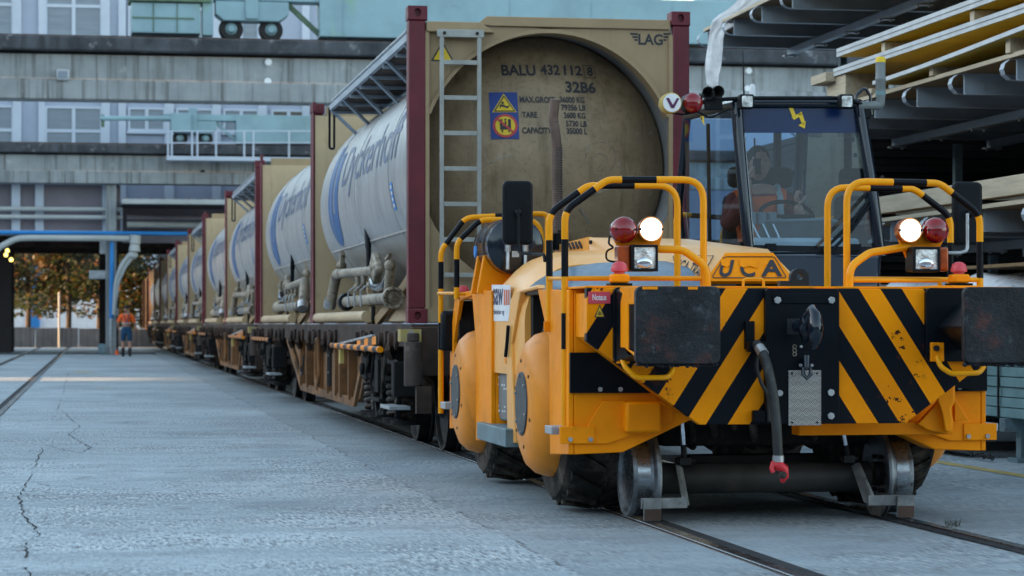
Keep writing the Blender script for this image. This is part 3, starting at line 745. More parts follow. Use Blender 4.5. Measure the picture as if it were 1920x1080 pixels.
MB().lathe([(.07, 0), (.02, .19), (0, .195)], PZ(219, 665), 'z', 14).build('cone_body', 'hi_vis', cn2)
MB().box(PZ(219, 665) - V((.09, .09, 0)), PZ(219, 665) + V((.09, .09, .02))).build('base', 'hi_vis', cn2)

# ================================================================== beyond the factory
for i, (x0, x1) in enumerate(((-12.5, -6.63), (-6.6, -4.55), (-4.52, -3.0), (-2.97, 0.4))):
    lab = ['stained concrete wall panel farthest left behind the factory opening', 'stained concrete wall panel left of the slim pale post', 'stained concrete wall panel right of the slim pale post', 'stained concrete wall panel nearest the blue pipe column'][i]
    tag(MB().box((x0, 120, 0), (x1, 120.25, .98 - .03 * i)).build('wall_panel', 'concrete', bevel=.02), lab, 'wall', 'low concrete wall beyond the factory')
tag(MB().tube([PY(111, 651, 117), PY(111, 548, 117)], .05, 8).build('post', 'pipe_white'), 'slim pale post standing in front of the low concrete wall', 'post')
wh = thing('white_hall', (-5, 152, 0), 'white hall with a blue striped corner seen below the trees', 'building')
MB().box((-16, 150, 0), (10, 158, 3.6)).build('wall', 'plaster', wh)
for i in range(6):
    x = PY(53 + i * 3.8, 590, 149.9).x
    MB().box((x, 149.8, .8), (x + .09, 149.998, 4.6)).build('blue_stripe', 'pipe_blue', wh)
MB().box((PY(50, 590, 149.9).x, 149.9, 3.62), (PY(78, 590, 149.9).x, 151, 4.6)).build('corner_tower', 'plaster', wh)
fb = thing('office_block', (0, 190, 0), 'pale office block far behind the trees', 'building')
MB().box((-40, 188, 0), (30, 198, 11)).build('wall', 'facade', fb)
for i in range(26): MB().box((-38 + i * 2.6, 187.9, 5.2), (-36.6 + i * 2.6, 187.99, 7.4)).build('window', 'dark_pane', fb)
def tree(name, x, y, h, cr_, label, seed, low, dens=2600, orange=.3):
    rnd = random.Random(seed)
    t = thing(name, (x, y, 0), label, 'tree', 'trees beyond the factory')
    tk = MB().tube([(x, y, 0), (x + .05, y, h * .3), (x - .05, y + .05, h * .6), (x, y, h * .85)], [.16, .13, .09, .03], 8)
    lm = MB(); cs = []
    for i in range(16):
        a = rnd.uniform(0, 6.28); z0 = rnd.uniform(low, h * .7); r = cr_ * rnd.uniform(.55, 1.0)
        e = V((x + math.cos(a) * r, y + math.sin(a) * r, z0 + rnd.uniform(.1, 1.2)))
        lm.tube([(x, y, z0), V((x, y, z0)).lerp(e, .5) + V((0, 0, .2)), e], [.05, .035, .012], 6)
        for _ in range(3): cs.append(V((x, y, z0)).lerp(e, rnd.uniform(.45, 1.05)) + V((rnd.gauss(0, .3), rnd.gauss(0, .3), rnd.gauss(0, .35))))
    tk.build('trunk', 'bark', t); lm.build('limbs', 'bark', t)
    cm = MB()
    hot = [rnd.random() < orange for _ in cs]
    for i in range(dens):
        k = rnd.randrange(len(cs)); c = cs[k]; s = rnd.uniform(.10, .19)
        p = c + V((rnd.gauss(0, .42), rnd.gauss(0, .42), rnd.gauss(0, .36)))
        if p.z < low - .3: continue
        d = V((rnd.gauss(0, 1), rnd.gauss(0, 1), rnd.gauss(0, .6))).normalized(); q = d.orthogonal().normalized()
        cm.add([p - d * s, p + q * s * .55, p + d * s, p - q * s * .55], [(0, 1, 2, 3)], 1 if (hot[k] and rnd.random() < .75) or rnd.random() < .08 else 0)
    cm.build('crown', ['leaf_green', 'leaf_orange'], t, recalc=False)
tree('broadleaf_tree', PY(128, 600, 128).x, 128, 7.5, 2.5, 'broad tree with orange tinged leaves and a dark trunk behind the wall', 3, 1.75, 4200, .36)
tree('broadleaf_tree', PY(52, 600, 131).x, 131, 7.8, 2.6, 'dark green tree on the left behind the factory pillar', 4, 1.9, 3800, .28)
tree('broadleaf_tree', PY(185, 600, 133).x, 133, 7.2, 2.0, 'tree with glowing orange leaves just left of the blue pipe column', 5, 1.8, 3000, .42)
tree('broadleaf_tree', PY(245, 600, 124).x, 124, 6.5, 1.2, 'narrow dark tree between the column and the end of the train', 8, .5, 2600, .15)
tree('broadleaf_tree', PY(0, 600, 138).x, 138, 8.5, 2.6, 'tall tree at the left picture edge seen past the dark pillars', 9, 2.2, 2600, .3)

# ================================================================== the worker walking away
def worker():
    b = PZ(237, 668.5); x, y = b.x, b.y
    t = thing('person', (x, y, 0), 'man seen from behind in orange shirt, blue bib shorts and dark boots walking away', 'person')
    J = [(0, 0, .93, .125), (0, .01, 1.1, .12), (0, .02, 1.3, .14), (0, .02, 1.43, .09), (0, .03, 1.53, .055),
         (-.2, .02, 1.4, .062), (-.29, -.02, 1.17, .048), (-.27, .12, .98, .036), (-.26, .2, .92, .03),
         (.2, .02, 1.4, .062), (.29, .0, 1.14, .048), (.31, .05, .92, .036), (.31, .07, .85, .03),
         (-.1, 0, .86, .095), (-.11, .03, .5, .062), (-.11, -.02, .28, .055), (-.11, -.03, .08, .036), (-.12, .12, .04, .036),
         (.1, 0, .86, .095), (.12, -.04, .5, .062), (.13, -.15, .29, .055), (.13, -.2, .1, .036), (.15, -.07, .05, .036)]
    E = [(0, 1), (1, 2), (2, 3), (3, 4), (3, 5), (5, 6), (6, 7), (7, 8), (3, 9), (9, 10), (10, 11), (11, 12), (0, 13), (13, 14), (14, 15), (15, 16), (16, 17), (0, 18), (18, 19), (19, 20), (20, 21), (21, 22)]
    def sk(ids, grow, mt, nm):
        mp = {a: i for i, a in enumerate(ids)}
        vs, fs = skinned([(*J[a][:3], J[a][3] + grow) for a in ids], [(mp[a], mp[b]) for a, b in E if a in mp and b in mp])
        m = MB().add([v + V((x, y, 0)) for v in vs], fs)
        if nm == 'body':
            hd = V((x, y + .04, 1.66)); m.ball(hd, (.078, .095, .118), 16); m.ball(hd + V((0, .1, -.02)), (.016, .022, .025), 8)
            for s in (-1, 1): m.ball(hd + V((s * .08, 0, -.01)), (.014, .025, .035), 8)
            for c in (J[8], J[12]):
                for k in range(4): m.tube([V((x, y, 0)) + V(c[:3]) + V((0, .03 * (k - 1.5) * .8, 0)), V((x, y, 0)) + V(c[:3]) + V((.005, .02 * (k - 1.5), -.08))], [.011, .008], 6)
        return m.build(nm, mt, t, ang=80)
    sk(list(range(23)), 0, 'skin', 'body')
    sk([2, 1, 3, 5, 6, 9, 10], .016, 'hi_vis', 'shirt')
    sk([0, 1, 13, 14, 18, 19], .026, 'denim', 'bib_shorts')
    br = MB()
    for s in (-1, 1): br.tube([(x + s * .03, y - .135, 1.16), (x + s * .05, y - .155, 1.3), (x + s * .1, y - .07, 1.47)], .017, 6)
    br.build('braces', 'denim', t)
    MB().tube([(x - .16, y - .03, 1.15), (x - .09, y - .135, 1.15), (x, y - .158, 1.15), (x + .09, y - .135, 1.15), (x + .16, y - .03, 1.15)], .022, 8).build('reflective_band', 'reflective', t)
    for s, yy in ((-1, 0), (1, -.17)):
        MB().tube([(x + s * .115, y - .03 + yy, .3), (x + s * .115, y - .035 + yy, .1)], .062, 12).tube([(x + s * .118, y - .07 + yy, .055), (x + s * .13, y + .14 + yy, .045)], [.058, .045], 12).build('boot', 'shoe', t)
    MB().ball((x, y + .025, 1.70), (.082, .096, .09), 14).build('hair', 'hair', t)
worker()
# ================================================================== train: wagons and tank containers
W2 = 1.219; LC = 9.125; HC = 2.67; TR = 1.18; TZ = 1.37
def dish(x, z):
    """front head of the tank: distance from the front frame plane"""
    return .16 + .40 * (x * x + (z - TZ) ** 2) / (1.1 * 1.1)
Y0 = 20.17; ZB = 1.13
def loc(px, py, depth=.3):
    """photo pixel on the container front, in container space"""
    p = PY(px, py, Y0 + depth); return (p.x, p.z - ZB)
def container(full, label, flip=False):
    t = thing('tank_container', (0, Y0, ZB), label, 'tank container', 'tank containers on the train')
    O = V((0, Y0, ZB))
    class B(MB):
        def build(s, *a, **k):
            s.v = [p + O for p in s.v]; return MB.build(s, *a, **k)
    class D(MB):
        """pipework: the other way round on every second container"""
        def build(s, *a, **k):
            s.v = [V((p.x, 8.7 - p.y if flip else p.y, p.z)) + O for p in s.v]; return MB.build(s, *a, **k)
    # tank
    prof = [(0, LC - .25), (.5, LC - .28), (.9, LC - .36), (1.1, LC - .5), (TR, LC - .75), (TR, .17), (1.135, .17), (1.135, .72)]
    B().lathe(prof, (0, 0, TZ), 'y', 72).build('tank', 'tank_shell', t)
    hp = [(1.134, .70), (1.134, .62)] + [(r, dish(r, TZ)) for r in (1.1, .95, .8, .6, .4, .2, 0)]
    B().lathe(hp, (0, 0, TZ), 'y', 64).build('tank_head', 'tank_head', t)
    sb = B()
    for y in (1.7, 4.6, 7.1): sb.lathe([(TR + .001, y - .012), (TR + .007, y - .01), (TR + .007, y + .01), (TR + .001, y + .012)], (0, 0, TZ), 'y', 72)
    a = R(207); sb.bar((TR * math.cos(a), .7, TZ + TR * math.sin(a)), (TR * math.cos(a), LC - .9, TZ + TR * math.sin(a)), .02, .02)
    sb.build('seam_band', 'tank_shell', t)
    # corner posts and castings
    for sx in (-1, 1):
        for y0, y1, nm in ((0, .15, 'f'), (LC - .15, LC, 'r')):
            x0, x1 = sorted((sx * W2, sx * (W2 - (.155 if nm == 'f' else .024))))
            B().box((x0 + .004, y0 + .004, .12), (x1 - .004, y1 - .004, HC - .12)).build('corner_post', 'cont_red', t, bevel=.012)
            x0, x1 = sorted((sx * W2, sx * (W2 - (.165 if nm == 'f' else .04))))
            for z0 in (0, HC - .118):
                cy = y0 - .006 if nm == 'f' else y1 + .006
                b = B(); yy0, yy1 = sorted((cy, cy + (.178 if nm == 'f' else -.178)))
                if full and nm == 'f':
                    xm, zm = (x0 + x1) / 2, z0 + .059
                    outr = [(xm + (x1 - x0) / 2 * max(-1, min(1, 1.42 * math.cos(R(k * 11.25 + 45)))), yy0, zm + .059 * max(-1, min(1, 1.42 * math.sin(R(k * 11.25 + 45))))) for k in range(32)]
                    inr = [(xm + .027 * math.cos(R(k * 11.25 + 45)), yy0, zm + .036 * math.sin(R(k * 11.25 + 45))) for k in range(32)]
                    b.ring(outr, inr, (0, .04, 0)); b.box((x0, yy0 + .04, z0), (x1, yy1, z0 + .118))
                else: b.box((x0, yy0, z0), (x1, yy1, z0 + .118))
                b.build('corner_casting', 'cont_red', t, bevel=.004)
    # end frames: plates with an arched opening
    def frame(y, rad, th, xo, nm):
        arc = [(rad * math.cos(R(k)), rad * math.sin(R(k))) for k in range(0, 181, 6)]
        b = B()
        for up in (1, -1):
            zo = HC - .16 if up > 0 else .1
            zo2 = zo - TZ
            for i in range(len(arc) - 1):
                (xa, za), (xb, zb) = arc[i], arc[i + 1]
                xa, xb = max(-xo, min(xo, xa)), max(-xo, min(xo, xb))
                if abs(xa - xb) < 1e-4: continue
                b.prism([(xa, y, TZ + up * za), (xb, y, TZ + up * zb), (xb, y, zo), (xa, y, zo)], (0, th, 0))
        if xo > rad:
            for sx in (-1, 1): x0, x1 = sorted((sx * rad, sx * xo)); b.box((x0, y, .1), (x1, y + th, HC - .16))
        return b.build(nm, 'cont_beige' if nm == 'front_frame' else 'cont_cream', t, ang=30)
    frame(.045, 1.13, .02, W2 - .158, 'front_frame')
    frame(LC - .12, 1.0, .02, W2 - .034, 'rear_frame')
    b = B().lathe([(1.128, .02), (1.095, .02), (1.095, .20), (1.128, .20)], (0, 0, TZ), 'y', 44, a0=21, a1=159); b.build('arch_rim', 'cont_beige', t)
    for sx in (-1, 1): B().box((sx * (W2 - .165) - .018, .012, .12), (sx * (W2 - .165) + .018, .06, HC - .2)).build('post_strip', 'cont_beige', t)
    # top beams in two steps
    q = [loc(*p, 0) for p in ((800, 39), (901, 41), (923, 59), (800, 57))]
    xl = -W2 + .158
    B().prism([(xl, -.012, HC - .13), (q[1][0], -.012, HC - .13), (q[2][0] + .02, -.012, HC - .215), (xl, -.012, HC - .215)], (0, .10, 0)).build('top_rail', 'cont_beige', t, bevel=.006)
    B().prism([(q[1][0] - .02, .02, HC - .14), (q[1][0] + .06, .02, HC - .072), (W2 - .167, .02, HC - .072), (W2 - .167, .02, HC - .155), (q[2][0], .02, HC - .155)], (0, .1, 0)).build('top_rail', 'cont_beige', t, bevel=.006)
    B().box((-W2 + .168, LC - .12, HC - .16), (W2 - .168, LC - .02, HC - .05)).build('top_rail', 'cont_beige', t)
    for y in (.02, LC - .13): B().box((-W2 + .168, y, .01), (W2 - .168, y + .11, .12)).build('bottom_rail', 'cont_beige', t)
    for sx in (-1, 1):
        B().tube([(sx * (W2 - .06), 3.6, .065), (sx * (W2 - .06), LC - .16, .065)], .06, 12).build('side_rail', 'cont_cream', t)
        B().prism([(sx * 1.0, 1.0, .02), (sx * 1.0, 3.9, .02), (sx * .78, 3.2, .55), (sx * .78, 1.4, .55)], (-sx * .05, 0, 0)).build('saddle_plate', 'cont_beige', t)
        B().bar((sx * 1.07, 3.75, .02), (sx * 1.0, 5.0, .48), .05, .09).bar((sx * 1.07, 3.5, .02), (sx * .9, 2.3, .4), .05, .09).build('saddle_brace', 'cont_beige', t)
    # walkway along the top
    if not flip:
        wk = B(); xs = (-1.17, -.62); HW_ = HC; WZ = 2.44
        for x in xs: wk.bar((x, .2, WZ), (x, 7.2, WZ), .04, .06)
        for i in range(8): wk.bar((xs[0], .25 + i * .98, WZ - .055), (xs[1], .25 + i * .98, WZ - .055), .04, .03)
        for i in range(6):
            wk.bar((xs[0], .6 + i * 1.3, WZ - .03), (-.86, .9 + i * 1.3, WZ - .27), .03, .03)
        wk.build('walkway', 'alu_bar', t)
        B().box((xs[0] + .022, .25, WZ - .036), (xs[1] - .022, 7.15, WZ - .02)).build('walkway_grating', 'wagon_dark', t)
        B().tube([(xs[0] + .0, .3, WZ + .07), (xs[0] + .0, 7.0, WZ + .07)], .014, 8).build('handrail', 'galv', t)
        B().tube(fillet([(-1.19, 7.15, WZ), (-1.19, 7.15, WZ - .46), (-1.13, 7.22, WZ - .46), (-1.13, 7.22, WZ)], .03), .014, 8).build('folded_rail', 'black_tube', t)
    # discharge pipework on the near side
    X = -1.10
    D().tube([(X, 2.2, .235), (X, 6.2, .235)], .058, 16).build('discharge_pipe', 'pipe_beige', t)
    fl = D().lathe([(0, .70), (.035, .70), (.04, .72), (.055, .72), (.058, .74), (.075, .74), (.078, .70), (.098, .70), (.1, .8), (.085, .95), (.058, .99)], (X, 1.25, .235), 'y', 32).build('end_flange', 'pipe_beige', t)
    bl = D()
    for k in range(8): a = R(k * 45); c = V((X + .088 * math.cos(a), 1.94, .235 + .088 * math.sin(a))); bl.cyl(c, c + V((0, .02, 0)), .008, 6)
    bl.build('flange_bolts', 'dark_steel', fl)
    D().lathe([(.06, 5.5), (.09, 5.5), (.1, 5.56), (.09, 5.64), (.06, 5.64)], (X, .62, .235), 'y', 24).build('collar', 'dark_steel', t)
    D().tube([(X + .02, 3.6, .52), (X - .02, 6.5, .55)], .05, 16).build('upper_pipe', 'pipe_beige', t)
    D().tube(fillet([(X - .02, 6.5, .55), (X - .04, 6.85, .55), (X - .08, 7.1, .24)], .2), .058, 16).build('elbow', 'pipe_beige', t)
    D().cyl((X - .08, 7.08, .27), (X - .09, 7.14, .19), .07, 20).build('coupling', 'bare_metal', t)
    D().bar((X, 6.7, .60), (X, 6.55, .78), .05, .08).ball((X, 6.7, .64), .06, 10).build('valve_body', 'pipe_beige', t)
    D().prism([(X - .03, 3.1, .56), (X - .03, 3.5, .70), (X - .03, 3.75, .56), (X - .03, 3.4, .40)], (.08, 0, 0)).cyl((X - .05, 3.45, .56), (X + .0, 3.45, .56), .05, 14).tube([(X, 3.4, .56), (X, 3.1, .56), (X, 3.05, .5)], .04, 12).build('valve_block', 'pipe_beige', t, bevel=.02)
    D().tube([(X + .02, 4.15, .55), (X + .02, 4.2, .78)], .028, 10).tube([(X + .02, 4.2, .76), (X + .02, 4.32, .97)], .034, 10).build('valve_handle', 'black_plastic', t, bevel=.01)
    D().tube([(X + .02, 4.32, .97), (X + .02, 4.35, 1.03)], .032, 10).build('handle_grip', 'pipe_beige', t)
    D().tube(fillet([(X, 3.7, .42), (X - .02, 3.4, .36), (X - .02, 3.0, .34), (X - .02, 2.5, .36), (X, 2.3, .46)], .3), .036, 12).build('hose', 'black_gloss', t)
    D().tube([(X, 2.35, .30), (X + .01, 2.3, .50)], .045, 14).ball((X + .01, 2.3, .54), .058, 12).bar((X, 2.5, .60), (X, 2.2, .64), .035, .025).build('shutoff_valve', 'pipe_beige', t)
    for i, y in enumerate((3.85, 4.45, 5.05)):
        D().tube([(X, y, .50), (X, y - .03, .40)], .024, 10).ball((X - .01, y - .03, .38), .036, 10).build('tap', 'pipe_beige', t)
        D().tube([(X - .04, y, .38), (X - .07, y + .25, .33), (X - .07, y + .25, .17)], .010, 6).build('tap_lever', 'galv', t)
    D().tube([(X, 3.6, .17), (X, 3.6, .03)], .02, 8).build('drain', 'dark_steel', t)
    # paint on the tank flank
    def flank(u0, u1, z0, z1, off=.004):
        """u along the tank (y), v up the shell"""
        a0, a1 = math.asin((z0 - TZ) / TR), math.asin((z1 - TZ) / TR)
        def f(u, v):
            a = a0 + (a1 - a0) * v
            return V((-(TR + off) * math.cos(a), u0 + (u1 - u0) * u, TZ + (TR + off) * math.sin(a)))
        return f
    b = B(); write(b, 'Dyckerhoff', flank(5.95, 1.05, 1.33, 1.90), .006, 24); b.build('lettering', 'tank_ink', t)
    b = B()
    def patch(us, vs_, off=.004):
        """outline grid on the shell: rows of (y0, y1) at heights"""
        pts = []
        for z, (ya, yb) in zip(vs_, us):
            a = math.asin(max(-.98, min(.98, (z - TZ) / TR)))
            for y in (ya, yb): pts.append(V((-(TR + off) * math.cos(a), y, TZ + (TR + off) * math.sin(a))))
        return pts, [(2 * i, 2 * i + 1, 2 * i + 3, 2 * i + 2) for i in range(len(us) - 1)]
    zs = [.86 + k * .06 for k in range(20)]
    us = []
    for z in zs[:7]:
        d = (z - .86) / .36; e = .53 * math.sqrt(max(0, 1 - (1 - min(1, d / .9)) ** 2)); us.append((6.85 - e, 6.85 + e))
    b.add(*patch(us, zs[:7]))
    b.add(*patch([(6.88, 7.38)] * 14, zs[6:])); b.add(*patch([(6.32, 6.72)] * 12, zs[6:18]))
    b.build('logo', 'ink_blue', t)
    b = B(); b.add(*patch([(1.45, 1.62)] * 6, [1.02 + k * .05 for k in range(6)])); o = b.build('data_plate', 'label_blue', t)
    b = B()
    for k in range(4): b.add(*patch([(1.49, 1.58)] * 2, [1.05 + k * .055, 1.08 + k * .055], .007))
    b.build('plate_lines', 'white', o)
    b = B(); b.add(*patch([(.75, .83)] * 7, [.55 + k * .05 for k in range(7)])); b.build('sticker', 'panel_white', t)
    b = B(); b.add(*patch([(.9, .95)] * 5, [.72 + k * .05 for k in range(5)])); b.build('sticker', 'sign_red', t)
    if not full: return t
    # ladder on the front
    L = B(); xa, xb = loc(827, 200, 0)[0], loc(897, 200, 0)[0]
    zt = loc(860, 70, 0)[1]
    for x in (xa, xb): L.bar((x, -.04, .1), (x, -.04, zt), .035, .03)
    ld = L.build('ladder', 'ladder', t, bevel=.004)
    for k in range(11):
        z = loc(860, 118 + k * 66.3, 0)[1]
        if z > .12: B().bar((xa + .018, -.04, z), (xb - .018, -.04, z), .03, .038).build('rung', 'ladder', ld, bevel=.003)
    hd = B().box((xa - .04, -.06, zt - .005), (xb + .04, -.02, zt + .06)).build('ladder_bracket', 'ladder', t, bevel=.004)
    for x in (xa + .02, xb - .02): B().cyl((x, -.07, zt + .028), (x, -.05, zt + .028), .014, 10).build('bolt', 'dark_steel', hd)
    # writing on the head
    def head(px0, px1, py0, py1, lift=.004):
        a, c = loc(px0, py1, .25), loc(px1, py0, .25)
        def f(u, v):
            x, z = a[0] + (c[0] - a[0]) * u, a[1] + (c[1] - a[1]) * v
            return V((x, dish(x, z) - lift, z))
        return f
    b = B()
    write(b, 'BALU', head(946, 1009, 118, 139), .030, 3); write(b, '432', head(1018, 1055, 118, 138), .030, 3)
    write(b, '112', head(1063, 1098, 119, 138), .030, 3); write(b, '8', head(1109, 1120, 121, 139), .028, 3)
    for w4 in ((1102, 1125, 118, 119), (1102, 1125, 142, 143), (1102, 1103, 119, 142), (1124, 1125, 119, 142)): 
        f = head(*w4); b.add([f(0, 0), f(1, 0), f(1, 1), f(0, 1)], [(0, 1, 2, 3)])
    write(b, '32B6', head(1063, 1122, 151, 172), .030, 3)
    for s, r in (('MAX.GROSS', (975, 1041, 181, 192)), ('36000 KG', (1050, 1098, 181, 192)), ('79356 LB', (1052, 1099, 196, 207)), ('TARE', (978, 1006, 210, 221)), ('2600 KG', (1056, 1098, 211, 222)), ('5730 LB', (1059, 1100, 227, 238)), ('CAPACITY', (977, 1032, 240, 251)), ('35000 L', (1060, 1100, 241, 252))):
        write(b, s, head(*r), .028, 2)
    b.build('lettering', 'ink', t)
    # warning sign
    def poly(mb, f, pts, k=0):
        mb.add([f(u, v) for u, v in pts], [tuple(range(len(pts)))], k)
    circ = lambda cx, cy, rx, ry, n=28, a0=0: [(cx + rx * math.cos(R(a0 + 360 * i / n)), cy + ry * math.sin(R(a0 + 360 * i / n))) for i in range(n)]
    sg = B()
    for i in range(6):
        f = head(920, 971, 172, 261, .006); poly(sg, f, [(0, i / 6), (1, i / 6), (1, (i + 1) / 6), (0, (i + 1) / 6)])
    so_ = sg.build('warning_sign', 'sign_blue', t)
    f1 = head(920, 971, 172, 261, .008); f2 = head(920, 971, 172, 261, .0105); f3 = head(920, 971, 172, 261, .013); f4 = head(920, 971, 172, 261, .0155)
    b = B(); poly(b, f1, [(.08, .57), (.95, .57), (.52, .97)], 0); poly(b, f2, [(.13, .585), (.90, .585), (.52, .935)], 1); poly(b, f3, [(.20, .605), (.84, .605), (.52, .89)], 0)
    for q in ([(.34, .70), (.50, .68), (.66, .64), (.62, .68), (.50, .73), (.38, .74)], [(.36, .73), (.34, .66), (.38, .66), (.41, .72)], [(.56, .69), (.70, .72), (.69, .69), (.6, .66)]): poly(b, f4, q, 1)
    poly(b, f4, circ(.46, .77, .05, .028, 10), 1)
    b.build('fall_symbol', ['sign_yellow', 'ink'], so_)
    b = B(); poly(b, f1, circ(.52, .28, .44, .25), 0); poly(b, f2, circ(.52, .28, .35, .20), 1)
    poly(b, f3, [(.33, .20), (.72, .20), (.72, .42), (.62, .42), (.62, .28), (.42, .28), (.42, .42), (.33, .42)], 2); poly(b, f3, [(.49, .29), (.56, .29), (.55, .38), (.50, .38)], 2); poly(b, f3, circ(.525, .41, .04, .022, 10), 2); poly(b, f3, [(.38, .14), (.43, .14), (.43, .19), (.38, .19)], 2); poly(b, f3, [(.62, .14), (.67, .14), (.67, .19), (.62, .19)], 2)
    poly(b, f4, [(.24, .40), (.29, .43), (.82, .16), (.77, .13)], 0)
    b.build('no_climbing_symbol', ['sign_red', 'sign_yellow', 'ink'], so_)
    # high-voltage triangle behind the ladder, and the maker's mark, on the frame plate
    def fr(px0, px1, py0, py1, yy):
        a, c = loc(px0, py1, .04), loc(px1, py0, .04)
        return lambda u, v: V((a[0] + (c[0] - a[0]) * u, yy, a[1] + (c[1] - a[1]) * v))
    b = B(); f = fr(808, 851, 78, 114, .041); poly(b, f, [(0, 0), (1, 0), (.5, 1)], 1); f = fr(808, 851, 78, 114, .039); poly(b, f, [(.11, .06), (.89, .06), (.5, .88)], 0)
    f = fr(808, 851, 78, 114, .037); poly(b, f, [(.5, .7), (.42, .36), (.5, .4), (.46, .12), (.58, .46), (.5, .42)], 1)
    b.build('voltage_sign', ['sign_yellow', 'ink'], t)
    b = B(); write(b, 'LAG', fr(1197, 1243, 64, 84, .0425), .03)
    for i in range(3):
        f = fr(1181 + i * 4, 1196, 62 + i * 5.6, 65.4 + i * 5.6, .0425); poly(b, f, [(.12, 0), (1, 0), (1, 1), (0, 1)])
        f = fr(1244, 1258 - i * 4, 62 + i * 5.6, 65.4 + i * 5.6, .0425); poly(b, f, [(0, 0), (.88, 0), (1, 1), (0, 1)])
    b.build('maker_mark', 'ink', t)
    # chalk scribble and scuffs
    b = B()
    def scrib(pts, wd=.006):
        P = [loc(*p, .28) for p in pts]; vs = []
        for i, p in enumerate(P):
            a, c = P[max(0, i - 1)], P[min(len(P) - 1, i + 1)]; d = math.hypot(c[0] - a[0], c[1] - a[1]) or 1
            nx, nz = -(c[1] - a[1]) / d * wd / 2, (c[0] - a[0]) / d * wd / 2
            for s in (-1, 1): x, z = p[0] + s * nx, p[1] + s * nz; vs.append((x, dish(x, z) - .003, z))
        b.add(vs, [(2 * i, 2 * i + 1, 2 * i + 3, 2 * i + 2) for i in range(len(P) - 1)])
    scrib([(1125 + 30 * math.cos(R(a)), 295 + 31 * math.sin(R(a))) for a in range(-200, 130, 15)])
    scrib([(1124 + 14 * math.cos(R(a)), 302 + 14 * math.sin(R(a))) for a in range(-180, 60, 20)])
    scrib([(1122, 318), (1128, 312), (1134, 322), (1128, 330)]); scrib([(1092, 275), (1098, 282), (1101, 290)])
    scrib([(1118, 212), (1130, 205), (1138, 212), (1130, 222), (1136, 230), (1120, 234)], .005); scrib([(1152, 118), (1162, 130), (1168, 128), (1160, 116)], .006)
    scrib([(910, 310), (935, 298), (960, 292)], .008); scrib([(1165, 305), (1168, 325)], .01); scrib([(1176, 303), (1180, 322)], .01); scrib([(1080, 380), (1110, 365), (1150, 350)], .02); scrib([(1085, 392), (1100, 410), (1105, 420)], .025)
    b.build('chalk_scribble', 'pipe_beige', t)
    return t
